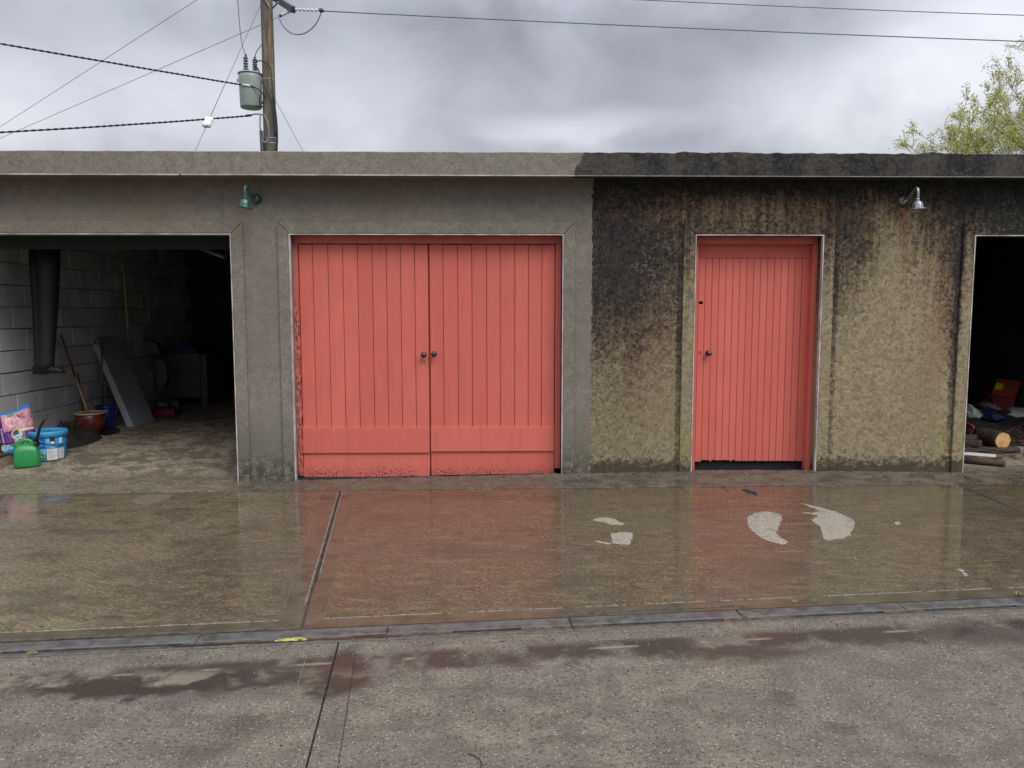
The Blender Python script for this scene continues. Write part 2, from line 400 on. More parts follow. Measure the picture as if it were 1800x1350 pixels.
    l2 = t.mul(t.mr(t.m('ABSOLUTE', t.sub(t.voro(t.vec(xf, y, zf_), 15), .20)), .09, .03), t.mr(t.noise(p, 2.1, 4), .52, .62))
    l3 = t.mul(t.mr(t.voro(p, 80), .30, .16), t.mr(t.noise(p, 8, 3), .50, .58))
    zl = t.mr(z, 2.72, 2.55)
    c2 = t.mix(t.mul(t.mul(l2, zl), .35), c2, (.165, .155, .10)); c2 = t.mix(t.mul(t.mul(l1, zl), .50), c2, t.mix(D, (.40, .36, .25), (.20, .18, .12))); c2 = t.mix(t.mul(l3, .55), c2, (.30, .275, .20))
    c2 = t.mix(t.mul(grit, .35), c2, (.050, .040, .030)); c2 = t.mix(t.mul(t.mr(t.voro(p, 48), .13, .07), .75), c2, (.035, .028, .02))
    rustn = t.mr(t.add(t.mul(t.noise(p, 14, 4), .7), t.mul(cell1, .3)), .42, .60)
    for cx, cz, rx, rz, k in [(3.66, 2.37, .055, .12, .80), (3.68, 2.13, .05, .2, .40), (4.02, 1.25, .10, .45, .30), (3.9, .8, .15, .3, .22), (2.0, 2.42, 1.1, .14, .16), (1.35, 1.1, .25, .6, .16), (4.0, 2.0, .12, .5, .20), (3.0, 2.3, .3, .3, .12)]:
        c2 = t.mix(t.mul(t.mul(t.blob(t.add(x, t.mul(wob2, .04)), ze, cx, cz, rx, rz, 1.5), rustn), k), c2, (.26, .088, .045))
    for cx, cz, rx, rz, k in [(1.73, .30, .05, .20, .55), (4.10, .28, .08, .24, .45), (1.60, .42, .12, .12, .20), (.95, .6, .1, .2, .18), (4.27, .3, .05, .3, .35)]:
        c2 = t.mix(t.mul(t.mul(t.blob(xe, ze, cx, cz, rx, rz, 1.6), t.mr(crust, .45, .8)), k), c2, (.28, .26, .06))
    bot = t.mr(t.add(z, t.mul(t.sub(t.add(mid, t.mul(crust, .4)), .74), .28)), .23, .11)
    c2 = t.mix(t.mul(bot, .80), c2, (.026, .025, .020))
    # fascia on the right: sooty with grey blooms
    fa = t.mix(t.mr(t.add(t.mul(t.noise(t.vs(p, 1, 1, .5), 4.5, 5), .7), t.mul(crust, .3)), .35, .68), (.018, .017, .018), (.078, .070, .060))
    fa = t.mix(t.mul(t.mul(t.mr(t.voro(p, 24), .24, .14), t.mr(t.noise(p, 3, 3), .45, .6)), .45), fa, (.15, .145, .12))
    fa = t.mix(t.mul(t.mr(fine, .55, .75), .25), fa, (.12, .11, .09))
    c2 = t.mix(infascia, c2, fa)
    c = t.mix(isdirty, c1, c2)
    h = t.add(t.mul(fine, .45), t.add(t.mul(mid, .5), t.add(t.mul(pits, -1.0), t.mul(isdirty, -.35))))
    t.bsdf(Base_Color=c, Roughness=.9, Specular_IOR_Level=.25, Normal=t.bump(h, .8, .011))
facade('facade')

# ground
def ground_mat(name, kind):
    t = mat(name); p = t.pos(); x, y, z = t.sep(p)
    big = t.noise(p, .8, 5, .6); mid = t.noise(p, 6, 5, .65); fine = t.noise(p, 70, 4, .75)
    st = t.noise(t.vec(t.mul(x, 1), t.mul(y, 4.0), 0.0), 4.0, 5, .6)         # streaks along the drain
    ang = radians(32 if kind != 'floor' else 48)
    br = t.add(t.mul(x, cos(ang)), t.mul(y, -sin(ang))); br2 = t.add(t.mul(x, sin(ang)), t.mul(y, cos(ang)))
    brush = t.noise(t.vec(t.mul(br, 1.2), t.mul(br2, 9 if kind != 'floor' else 7), 0.0), 7, 5, .65, .3)
    ag = t.voro(p, 135); agc = t.n('ShaderNodeTexVoronoi', {'Vector': p, 'Scale': 135.0}).outputs['Color']
    agv = t.sep(agc)[0]
    xd = t.add(x, t.mul(t.sub(mid, .5), .28)); yd = t.add(y, t.mul(t.sub(mid, .5), .28))
    if kind == 'pad':
        grain = t.noise(p, 46, 3, .8); tex = t.add(t.mul(brush, .45), t.mul(grain, .55))
        c = t.mix(t.mr(tex, .36, .64), (.046, .033, .018), (.140, .102, .056))
        c = t.mix(t.mul(t.mr(big, .42, .62), .45), c, (.085, .073, .048))
        c = t.mix(t.mul(t.mr(t.add(x, t.mul(t.sub(big, .5), 1.5)), -1.5, -2.3), t.mr(tex, .35, .62, .10, .70)), c, (.235, .190, .118))
        c = t.mix(t.mul(t.mr(fine, .54, .70), .85), c, (.34, .255, .145))
        c = t.mix(t.mul(t.mr(fine, .46, .32), .7), c, (.022, .019, .013))
        c = t.mix(t.mul(t.mr(st, .50, .68), .45), c, (.20, .145, .078))
        c = t.mix(t.mul(t.mr(mid, .50, .32), .45), c, (.038, .032, .020)); c = t.mix(t.mul(t.mr(t.noise(t.vs(p, 1, 2.2, 1), 1.5, 5, .65), .50, .64), .45), c, (.050, .040, .024))
        dry = t.mul(t.mr(t.add(t.mul(fine, .6), t.mul(grain, .4)), .47, .62), t.mr(t.add(tex, t.mul(st, .5)), .68, .90))
        nr = t.mul(t.mr(t.sub(y, t.add(3.62, t.mul(x, .096))), .75, .0), t.mr(t.add(mid, t.mul(st, .6)), .70, .95)); dry = t.mx(dry, nr)
        wet = t.mr(dry, .0, .8, 1.0, .30)
        crough = t.mr(t.add(t.mul(mid, .5), t.mul(big, .5)), .40, .60, .045, .17)
        br_ = .75; bs_, bd_ = .6, .005; cb = (.22, .0016)
    elif kind == 'margin':
        c = t.mix(t.mr(mid, .34, .64), (.060, .046, .027), (.105, .082, .050))
        c = t.mix(t.mul(t.mr(st, .52, .7), .4), c, (.11, .092, .06))
        c = t.mix(t.mul(t.mr(fine, .60, .78), .45), c, (.17, .15, .105))
        wet = t.mr(mid, .3, .7, 1.0, .8); crough = t.mr(mid, .42, .62, .04, .14); br_ = .65; bs_, bd_ = .25, .002; cb = (.10, .001)
    elif kind == 'floor':
        c = t.mix(t.mr(brush, .36, .62), (.24, .20, .145), (.44, .37, .265))
        c = t.mix(t.mul(t.mr(t.add(mid, t.mul(big, .6)), .72, .90), .70), c, (.085, .070, .050))
        c = t.mix(t.mul(t.mr(fine, .55, .72), .5), c, (.30, .26, .19))
        damp = t.mr(t.add(y, t.mul(t.sub(mid, .5), .9)), 7.4, 6.95)
        c = t.mix(t.mul(damp, .55), c, (.05, .043, .030))
        wet = t.mul(t.mr(y, 7.3, 6.7), t.mr(mid, .62, .42)); crough = t.mr(mid, .35, .62, .10, .30); br_ = .85; bs_, bd_ = 1.0, .012; cb = (.4, .003)
    elif kind == 'apron':
        c = t.mix(t.mr(mid, .34, .64), (.045, .038, .027), (.135, .115, .085))
        c = t.mix(t.mul(t.mr(fine, .50, .68), .6), c, (.21, .19, .15))
        c = t.mix(t.mul(t.mr(t.noise(p, 18, 4), .56, .66), .6), c, (.028, .026, .018))
        c = t.mix(t.mul(t.mr(t.noise(p, 3, 3), .52, .64), .4), c, (.085, .085, .04))
        c = t.mix(t.mul(t.mr(x, -2.2, -2.5), .75), c, t.mix(t.mr(t.add(t.mul(brush, .5), t.mul(fine, .5)), .36, .62), (.075, .060, .040), (.36, .295, .195)))
        c = t.mix(t.mul(t.mr(fine, .50, .64), .4), c, (.30, .25, .17))
        wet = t.mr(t.add(mid, t.mul(t.sub(fine, .5), .6)), .38, .60, .8, .12); crough = t.mr(mid, .35, .62, .10, .32); br_ = .85; bs_, bd_ = 1.0, .014; cb = (.6, .006)
    else:                                                                    # road: exposed aggregate
        c = t.mix(t.mr(mid, .30, .70), (.110, .089, .066), (.205, .172, .130))
        c = t.mix(t.mul(t.mr(big, .40, .64), .5), c, (.135, .120, .104))
        c = t.mix(t.mr(ag, .34, .18), c, t.mix(agv, (.07, .058, .046), (.46, .40, .32)))
        c = t.mix(t.mul(t.m('GREATER_THAN', agv, .92), t.mr(ag, .42, .32)), c, (.62, .56, .48))
        c = t.mix(t.mul(t.mr(fine, .49, .36), .85), c, (.035, .029, .024))
        ag2 = t.voro(p, 62); c = t.mix(t.mul(t.mr(ag2, .20, .10), .6), c, t.mix(t.noise(p, 31, 2), (.05, .043, .035), (.42, .37, .30)))
        c = t.mix(t.mul(t.mr(t.noise(t.vec(t.mul(x, .6), t.mul(y, 2.6), 0.0), 3.2, 5, .65), .50, .66), .45), c, (.085, .070, .054))
        # line y along the drain: d = distance on the camera side of it
        d = t.sub(t.add(3.50, t.mul(x, .096)), y)
        damp = t.mul(t.mr(t.add(d, t.mul(t.sub(mid, .5), .26)), .36, .26), t.mr(t.add(d, t.mul(t.sub(mid, .5), .1)), .10, .17))
        damp = t.mul(damp, t.mr(t.noise(t.vec(x, t.mul(y, .5), 0.0), 3.1, 4), .40, .54))
        for cx, cy, rx, ry, k in [(-.66, 3.15, .12, .19, 1.6), (-1.02, 3.12, .32, .10, 1.4), (-1.5, 3.03, .45, .07, 1.2), (-.95, 2.72, .1, .08, .4), (1.05, 3.28, .34, .07, .9), (1.9, 3.46, .5, .06, .8), (2.3, 3.45, .5, .12, .7),
                                  (1.25, 2.66, .06, .05, .5), (.33, 3.2, .05, .03, .5), (-1.05, 2.55, .07, .1, .35), (1.1, 2.85, .06, .06, .4)]:
            damp = t.mx(damp, t.mul(t.blob(xd, yd, cx, cy, rx, ry, 1.0), k))
        damp = t.mul(damp, t.mr(t.add(mid, t.mul(fine, .4)), .40, .60))
        c = t.mix(t.mul(damp, .92), c, (.036, .027, .018))
        pale = t.mul(t.blob(xd, yd, -1.5, 3.13, .9, .06, 1.2), t.mr(mid, .4, .6))
        pale = t.mx(pale, t.mul(t.mr(t.m('ABSOLUTE', t.sub(d, .20)), .016, .004), t.mr(t.noise(t.vec(x, 0.0, 0.0), 3.0, 3), .50, .58)))
        c = t.mix(t.mul(pale, .55), c, (.32, .27, .20))
        wet = t.mx(t.mr(t.add(mid, t.mul(big, .5)), .62, .86, .40, .15), t.mul(damp, .9)); crough = t.mr(damp, 0.0, 1.0, .34, .10)
        br_ = .75; bs_, bd_ = .8, .006; cb = (.45, .003)
    pebble = t.mr(ag, .05, .45, 1.0, 0.0) if kind == 'road' else t.mul(mid, .3)
    h = t.add(t.add(t.mul(fine, .6), t.mul(pebble, .8)), t.mul(brush, 1.1 if kind in ('pad', 'floor') else .1))
    hc = t.add(t.mul(mid, .6), t.mul(brush, .5)) if kind != 'road' else t.add(t.mul(pebble, .7), t.mul(mid, .4))
    nd = t.bsdf(Base_Color=c, Roughness=br_, Specular_IOR_Level=.3, Coat_Weight=wet, Coat_Roughness=crough, Coat_IOR=1.33,
                Normal=t.bump(h, bs_, bd_))
    t.set(nd.inputs['Coat Normal'], t.bump(hc, *cb))
for k in ('pad', 'margin', 'floor', 'apron', 'road'): ground_mat('g_'+k, k)
t = mat('dry_patch'); p = t.pos(); f_ = t.noise(p, 80, 4, .7)
c = t.mix(t.mr(f_, .36, .64), (.17, .150, .115), (.40, .355, .285)); c = t.mix(t.mr(t.noise(p, 9, 5, .7), .50, .68), c, (.20, .172, .13)); c = t.mix(t.mr(t.voro(p, 120), .2, .08), c, (.42, .37, .30))
t.bsdf(Base_Color=c, Roughness=.95, Normal=t.bump(f_, .8, .004))
simple('old_patch', (.135, .115, .075), .9, var=.4, sc=60, bump=.6, bsc=120)
t = mat('grass_ground'); p = t.pos(); t.bsdf(Base_Color=t.mix(t.noise(p, 1.2, 5), (.05, .07, .025), (.10, .10, .06)), Roughness=1.0)
t = mat('water'); t.bsdf(Base_Color=(.035, .035, .028), Roughness=.04, IOR=1.33, Normal=t.bump(t.noise(t.pos(), 14, 2), .04, .002))

# ================================================================== SETTING
mb = MB(); mb.box(-300, 300, -300, 300, -.6, -.16); tag(mb.build('ground', 'grass_ground'), kind='structure')
Y0 = 7.0
# drain line (far edge of the channel) in plan
DA = G(0, 1129); DB = G(1800, 1048)
sl = (DB.y-DA.y)/(DB.x-DA.x)
def dline(x): return DA.y+(x-DA.x)*sl
DW = .172                                   # channel width in plan
flatz = lambda x, y: pz(x)
def sheet(name, poly, m, th=.10, parent=None, lift=0, bevel=0):
    mb = MB(); mb.slab(poly, th, flatz, lift=lift); return mb.build(name, m, parent, bevel)
def ring_ccw(poly):
    a = sum(p[0]*q[1]-q[0]*p[1] for p, q in zip(poly, poly[1:]+poly[:1])); return poly if a > 0 else poly[::-1]
# expansion joint between the left and right slabs
JT, JB = G(597, 868), G(532, 1098)
def jx(y): return JT.x+(y-JT.y)*(JB.x-JT.x)/(JB.y-JT.y)
ML_T, ML_B = G(566, 868), G(491, 1092)      # inner edge of left margin
MR_T, MR_B = G(625, 870), G(570, 1088)
def lx(a, b, y): return a.x+(y-a.y)*(b.x-a.x)/(b.y-a.y)
YA = 6.50
def edge_y(x): return YA
mg = lambda x: dline(x)+.115+(.03 if x > .5 else 0)                # inner edge of the margin along the drain
J2T, J2B = G(1683, 852), G(1800, 902)
def j2x(y): return J2T.x+(y-J2T.y)*(J2B.x-J2T.x)/(J2B.y-J2T.y)
# left slab
def slabset(name, xl0, xl1, xr0, xr1, ml, mr_, label_parts=True):
    """xl/xr: functions of y for left/right edges; ml/mr_: margin inner edges"""
    def at(fn, drain):                          # where an edge meets the drain-side line
        y = drain(fn(3.6))
        for _ in range(6): y = drain(fn(y))
        return fn(y), y
    root = None
    A = at(ml, mg); B = at(mr_, mg)
    poly = [A, B, (mr_(YA), YA), (ml(YA), YA)]
    o = sheet(name, ring_ccw(poly), 'g_pad'); tag(o, kind='structure')
    Cc = at(xl0, dline); Dd = at(xr0, dline)
    o2 = sheet('slab_margin', ring_ccw([Cc, Dd, B, A]), 'g_margin', parent=o, lift=-.0005)
    if ml is not xl0: sheet('slab_margin', ring_ccw([Cc, A, (ml(YA), YA), (xl0(YA), YA)]), 'g_margin', parent=o, lift=-.0005)
    if mr_ is not xr0: sheet('slab_margin', ring_ccw([B, Dd, (xr0(YA), YA), (mr_(YA), YA)]), 'g_margin', parent=o, lift=-.0005)
    # broken pale ridges where the brush stopped
    mb = MB()
    def ridge(p, q, wd):
        n = int((Vector(q)-Vector(p)).length/.012); d = (Vector(q)-Vector(p)).normalized(); nn = Vector((-d.y, d.x))
        for i in range(n):
            if nz(i*.05+p[0], p[1], 3, 1.3) < -.25 or random.random() < .12: continue
            c = Vector(p)+d*(i+.5)*.012+nn*nz(i*.2, p[0], 1, 1)*.004; w_ = wd*random.uniform(.5, 1.3); l = .0065
            a = [c-d*l-nn*w_, c+d*l-nn*w_, c+d*l+nn*w_, c-d*l+nn*w_]
            hh = random.uniform(.0015, .0035)
            mb.add([(q_.x, q_.y, pz(q_.x)-.001) for q_ in a]+[(c.x-d.x*l, c.y-d.y*l, pz(c.x)+hh), (c.x+d.x*l, c.y+d.y*l, pz(c.x)+hh)],
                   [(0, 1, 5, 4), (2, 3, 4, 5), (1, 2, 5), (3, 0, 4)])
    ridge(A, B, .0045)
    if ml is not xl0: ridge(A, (ml(YA-.2), YA-.2), .002)
    if mr_ is not xr0: ridge(B, (mr_(YA-.2), YA-.2), .002)
    r_ = mb.build('margin_ridge', 'ridge', o); r_['kind'] = 'stuff'
    return o
slabset('forecourt_slab', lambda y: -9.0, None, lambda y: jx(y)-.012, None, lambda y: -9.0+0*y, lambda y: lx(ML_T, ML_B, y)) if False else None
LX = lambda y: -9.0
slabset('forecourt_slab', LX, None, lambda y: jx(y)-.007, None, LX, lambda y: lx(ML_T, ML_B, y))
R2 = lambda y: j2x(y)-.008
slabset('forecourt_slab', lambda y: jx(y)+.007, None, lambda y: 5.3, None, lambda y: lx(MR_T, MR_B, y), lambda y: 5.3) if False else None
RX = lambda y: 9.0
slabset('forecourt_slab', lambda y: jx(y)+.007, None, RX, None, lambda y: lx(MR_T, MR_B, y), RX)
# joint filler
def ribbon(name, pts, wd, m, z0, z1, parent=None, rag=0):
    mb = MB(); vs = []; n = len(pts)
    for i, p_ in enumerate(pts):
        a = Vector(pts[max(0, i-1)]); b = Vector(pts[min(n-1, i+1)]); d = (b-a).normalized(); nn = Vector((-d.y, d.x))
        w_ = wd*.5*(1+rag*nz(p_[0]*9, p_[1]*9, 0, 1))
        c = Vector(p_)
        for s_, zz in ((-1, z0), (-1, z1), (1, z1), (1, z0)): q = c+nn*s_*w_; vs.append((q.x, q.y, pz(q.x)+zz))
    fs = []
    for i in range(n-1):
        for j in range(4): fs.append((i*4+j, i*4+(j+1) % 4, i*4+4+(j+1) % 4, i*4+4+j))
    fs += [(3, 2, 1, 0), tuple(n*4-4+k for k in range(4))]
    mb.add(vs, fs); return mb.build(name, m, parent)
def line(a, b, n): return [(a[0]+(b[0]-a[0])*i/n, a[1]+(b[1]-a[1])*i/n) for i in range(n+1)]
jf = ribbon('joint_filler', line((jx(dline(-.97)), dline(-.97)), (jx(YA), YA), 60), .015, 'rubber', -.05, -.004, rag=.8)
tag(jf, kind='structure')
def crack(name, a, b, wd, m='slot_dark', amp=.006, n=80, seedv=0, hgt=.0022):
    pts = [(x+amp*nz(i*.35, seedv, 0, 1), y+amp*nz(i*.35, seedv+9, 0, 1)) for i, (x, y) in enumerate(line(a, b, n))]
    mb = MB(); k = 0
    for i in range(n):
        if nz(i*.3, seedv+4, 0, 1) < -.30: continue
        p_, q = Vector(pts[i]), Vector(pts[i+1]); d = (q-p_).normalized(); nn = Vector((-d.y, d.x))*wd*.5*(.6+.8*random.random())
        mb.add([(v_.x, v_.y, pz(v_.x)+hgt) for v_ in (p_-nn, q-nn, q+nn, p_+nn)], [(0, 1, 2, 3)])
    o = mb.build(name, m); tag(o, kind='structure'); return o
crack('floor_crack', (jx(YA)-.016, YA), (jx(3.9)-.016, 3.9), .007, 'ridge', seedv=41, amp=.006, n=260)
crack('floor_crack', (jx(YA)+.017, YA), (jx(4.4)+.017, 4.4), .007, 'ridge', seedv=44, amp=.006, n=220)
crack('floor_crack', (jx(YA)+.006, YA), (jx(4.2)+.008, 4.2), .006, seedv=3)
crack('floor_crack', (J2T.x, J2T.y-.02), (j2x(5.6), 5.6), .010, seedv=8)

# road on the camera side
DN = lambda x: dline(x)-DW
rjA, rjB = G(592, 1142), G(538, 1350)
rjx = lambda y: rjA.x+(y-rjA.y)*(rjB.x-rjA.x)/(rjB.y-rjA.y)
ysp = DN(-.74)
o = sheet('road', ring_ccw([(-9, -6), (rjx(-6)-.004, -6), (rjx(ysp)-.004, ysp), (-9, DN(-9))]), 'g_road'); tag(o, kind='structure')
o = sheet('road', ring_ccw([(rjx(-6)+.004, -6), (9, -6), (9, DN(9)), (rjx(ysp)+.004, ysp)]), 'g_road'); tag(o, kind='structure')
crack('floor_crack', (rjx(ysp-.02)-.001, ysp-.02), (rjx(2.0), 2.0), .0045, seedv=21, amp=.003, n=200)
crack('floor_crack', (rjx(2.85)-.006, 2.85), (rjx(2.0)-.006, 2.0), .003, 'ridge', seedv=22, amp=.003, n=160)
crack('floor_crack', G(625, 1150)[:2], G(594, 1352)[:2], .003, seedv=25, amp=.004, n=160)
crack('floor_crack', G(540, 1150)[:2], G(478, 1352)[:2], .0028, 'ridge', seedv=28, amp=.012, n=260)
crack('floor_crack', G(1035, 1127)[:2], G(1210, 1119)[:2], .006, 'ridge', seedv=29, amp=.004)
# trench bed
sheet('drain_bed', ring_ccw([(-9, DN(-9)-.01), (9, DN(9)-.01), (9, dline(9)+.01), (-9, dline(-9)+.01)]), 'slot_dark', th=.05, lift=-.055)['kind'] = 'structure'
# apron strip along the wall (rough, cast against it)
mb = MB(); nx, ny = 560, 22; vs = []
for j in range(ny+1):
    for i in range(nx+1):
        x = -7+14*i/nx; y = YA+(Y0+.03-YA)*j/ny; f_ = j/ny
        z = pz(x)*(1-f_)+zw(x)*f_
        z += .006*(nz(x, y, 0, 9)+.5*nz(x, y, 0, 31)) * (1 if x > -2.4 or j < ny-2 else .6)
        if j == 0: y += .012*nz(x, 0, 0, 6)+.01*nz(x, 3, 0, 21); z = pz(x)+.002
        if 0 < j < 4: z += .004
        vs.append((x, y, z))
fs = [(j*(nx+1)+i, j*(nx+1)+i+1, (j+1)*(nx+1)+i+1, (j+1)*(nx+1)+i) for j in range(ny) for i in range(nx)]
mb.add(vs, fs, 0, True); tag(mb.build('apron', 'g_apron'), kind='structure')
# interior floors
def floor(x0, x1, back):
    mb = MB(); nx, ny = 40, 40; vs = []
    for j in range(ny+1):
        for i in range(nx+1):
            x = x0+(x1-x0)*i/nx; y = Y0+.02+(back-Y0)*j/ny; vs.append((x, y, floorz(x, y)+.004*nz(x, y, 0, 2)-(.006 if j == 0 else 0)))
    mb.add(vs, [(j*(nx+1)+i, j*(nx+1)+i+1, (j+1)*(nx+1)+i+1, (j+1)*(nx+1)+i) for j in range(ny) for i in range(nx)], 0, True)
    tag(mb.build('garage_floor', 'g_floor'), kind='structure')
floor(-5.10, -2.28, 13.0); floor(4.2, 7.0, 12.0); 
mb = MB(); mb.box(-2.1, 3.4, Y0+.19, 12, -.1, .0); tag(mb.build('garage_floor', 'g_floor'), kind='structure')
# dry patches: high spots that the water has left
def patch(name, pix, m='dry_patch', hgt=.002, jit=.010, kind='structure'):
    pts = [G(*q)[:2] for q in pix]; out = []
    n = len(pts)
    for i in range(n):                        # Catmull-Rom outline, ragged
        p0, p1, p2, p3 = [Vector(pts[(i+k) % n]) for k in (-1, 0, 1, 2)]
        for s_ in range(14):
            u = s_/14; q = .5*((2*p1)+(p2-p0)*u+(2*p0-5*p1+4*p2-p3)*u*u+(3*p1-p0-3*p2+p3)*u**3)
            out.append((q.x+jit*nz(q.x, q.y, 0.5, 23)+jit*nz(q.x, q.y, 3.5, 71), q.y+1.8*jit*nz(q.x, q.y, 5.5, 23)+1.6*jit*nz(q.x, q.y, 8.5, 71)))
    out = ring_ccw(out); n = len(out)
    mb = MB(); mb.add([(x, y, pz(x)+hgt) for x, y in out]+[(x, y, pz(x)-.002) for x, y in out], [tuple(q) for q in tessellate_polygon([[Vector((x, y, 0)) for x, y in out]])]+[(i+n, (i+1) % n+n, (i+1) % n, i) for i in range(n)])
    o = mb.build(name, m); tag(o, kind=kind); return o
patch('dry_patch', [(1313, 912), (1325, 903), (1350, 900), (1372, 905), (1374, 915), (1368, 930), (1366, 940), (1384, 953), (1372, 957), (1350, 951), (1335, 943), (1320, 930)])
patch('dry_patch', [(1409, 885), (1428, 889), (1445, 893), (1470, 900), (1488, 908), (1501, 916), (1500, 930), (1490, 944), (1468, 948), (1452, 950), (1447, 942), (1440, 925), (1428, 915), (1436, 907), (1425, 904), (1410, 902), (1428, 901), (1440, 899), (1425, 892)])
patch('dry_patch', [(1074, 938), (1090, 936), (1112, 938), (1110, 948), (1106, 957), (1080, 956), (1076, 948)])
patch('dry_patch', [(1046, 951), (1056, 952), (1074, 955), (1070, 957), (1052, 954)], jit=.003)
patch('dry_patch', [(1042, 914), (1060, 910), (1085, 915), (1096, 922), (1080, 923), (1062, 919)], jit=.008)
patch('dry_patch', [(232, 880), (250, 872), (278, 869), (302, 871), (290, 879), (266, 886), (246, 887)], 'old_patch', jit=.007)
patch('dry_patch', [(1572, 919), (1580, 917), (1583, 921), (1576, 923)], jit=.002)
# water lying in the channel and at the pad's edge
patch('puddle', [(352, 1133), (420, 1129), (520, 1124), (640, 1117), (700, 1114), (700, 1120), (640, 1124), (520, 1131), (420, 1137), (360, 1141)], 'water', .0012, .002)
patch('puddle', [(300, 1129), (346, 1127), (346, 1137), (310, 1139)], 'water', .0012, .001)

# ------------------------------------------------------------------ drain channel
dr = empty('drain_channel', (0, dline(0), pz(0)), 'long grey plastic slot drain running across the forecourt in front of the doors', 'drain')
nodes = [G(x, y).x for x, y in ((-330, 1150), (0-4, 1140), (348, 1122), (680, 1106), (1000, 1092), (1295, 1077), (1580, 1065), (1850, 1056), (2150, 1046))]
dvec = Vector((1, sl, 0)).normalized(); dn = Vector((-dvec.y, dvec.x, 0))
slots = [(.1, .9), (.05, .93), (.82, .98), (.35, .72), (.17, .88), (.28, .85), (.1, .7), (.1, .9)]
for i, (xa, xb_) in enumerate(zip(nodes, nodes[1:])):
    a = Vector((xa, dline(xa), pz(xa))); b = Vector((xb_, dline(xb_), pz(xb_))); L = (b-a).length
    tilt = 0
    Mx = Matrix(((dvec.x, dn.x, 0, a.x), (dvec.y, dn.y, 0, a.y), (0.0064, 0, 1, a.z), (0, 0, 0, 1)))
    mb = MB(); g = .0022
    pr = [(-.110, -.05), (-.110, .002), (-.104, .004), (-.024, .0048), (-.018, .003), (-.018, -.05)]   # main rail section
    vs = [Mx@Vector((u, v_+tilt*(1 if u > .1 else -1), z)) for u in (g, L-g) for v_, z in pr]
    n = len(pr); mb.add(vs, [tuple(range(n)), tuple(reversed(range(n, 2*n)))]+[(k, k+n, (k+1) % n+n, (k+1) % n) for k in range(n)])
    o = mb.build('drain_section', 'pvc', dr, .0015); 
    mb = MB(); mb.box(g, L-g, -.168, -.130, -.05, -.0015, M=Mx); s_ = mb.build('drain_lip', 'pvc', o)
    s0, s1 = slots[i]
    mb = MB(); mb.box(g, L-g, -.1295, -.1105, -.05, -.007, M=Mx); mb.build('slot', 'slot_dark', o)  # near-black bar filling the slot, its colour standing in for shade
    for (u0, u1) in ((g, s0*L), (s1*L, L-g)):
        if u1-u0 > .02: mb = MB(); mb.box(u0, u1, -.1298, -.1102, -.006, .0015, M=Mx); mb.build('silt_plug', 'silt', o)
    # silt skin along the near lip
    mb = MB(); q = 46; vs = []
    for k in range(q+1):
        u = g+(L-2*g)*k/q; w1 = -.134-.014*abs(nz(u*6+i, i, 0, 1.7)); w0 = -.180
        for v_, z in ((w0, -.0), (w0, .002), ((w0+w1)/2, .0015), (w1, -.002)): vs.append(Mx@Vector((u, v_+.008*nz(u*8, i, v_, 1), z+.0008)))
    mb.add(vs, [(k*4+j, k*4+4+j, k*4+5+j, k*4+1+j) for k in range(q) for j in range(3)], 0, True); mb.build('silt_skin', 'silt', o)
# dark ragged gap with silt behind the rail
for (p0, p1) in (((0, 1128), (350, 1112)), ((380, 1112), (470, 1107)), ((1000, 1081), (1290, 1066))):
    ribbon('silt_line', [(q[0], q[1]+.006) for q in line(G(*p0)[:2], G(*p1)[:2], 40)], .022, 'silt', -.02, .0022, rag=1.2)['kind'] = 'structure'
mb = MB()
for k in range(46):
    f_ = random.random(); c = G(482+(f_**1.0)*52, 1128-(f_*4)+random.uniform(-2.2, 2.2)); r_ = random.uniform(.002, .008)
    mb.add([(c.x+r_*2.4*cos(a)*random.uniform(.7, 1.2), c.y+r_*.7*sin(a), c.z+.0035+k*.00004) for a in [j*pi/4 for j in range(8)]], [tuple(range(8))])
tag(mb.build('yellow_mark', 'yellow_smear'), 'bright yellow smear beside the wet slot of the drain', 'paint mark')
# grit and chips that gathered on the ground
gr = random.Random(5); mb = MB()
def chip(x, y, z, r_):
    a = gr.uniform(0, 6.3); k = [Vector((x+r_*cos(a+j*2.1)*gr.uniform(.6, 1.2), y+r_*sin(a+j*2.1)*gr.uniform(.6, 1.2), z-.001)) for j in range(3)]+[Vector((x, y, z+r_*gr.uniform(.4, .9)))]
    mb.add(k, [(0, 1, 3), (1, 2, 3), (2, 0, 3)])
for _ in range(900): x = gr.uniform(-5, 5); chip(x, 6.97-abs(gr.gauss(0, .05)), zw(x)-.002, gr.uniform(.003, .011))
for _ in range(500): x = gr.uniform(-5, 5); y = YA+gr.gauss(0, .03); chip(x, y, pz(x)+.001, gr.uniform(.003, .008))
for _ in range(700): x = gr.uniform(-3, 3.5); chip(x, dline(x)-.15-abs(gr.gauss(0, .10)), pz(x)+.001, gr.uniform(.002, .006))
for _ in range(260): x = gr.uniform(-3, 3); chip(x, gr.uniform(2.2, 3.4), pz(x)+.001, gr.uniform(.0015, .005))
for _ in range(200): x = gr.uniform(-4, 4); chip(x, gr.uniform(3.8, 6.4), pz(x)+.001, gr.uniform(.002, .005))
tag(mb.build('grit', 'ridge'), kind='stuff', label='loose pale grit and stone chips along the wall foot and the drain', cat='grit')
mb = MB()
for _ in range(260): x = gr.uniform(-3, 3.5); chip(x, gr.choice([gr.uniform(2.2, 3.5), 6.9-abs(gr.gauss(0, .1)), dline(x)-.2-abs(gr.gauss(0, .06))]), pz(x)+.001+(.02 if False else 0), gr.uniform(.002, .007))
tag(mb.build('dark_grit', 'soil'), kind='stuff', label='scattered dark crumbs of soil on the road and by the drain', cat='grit')
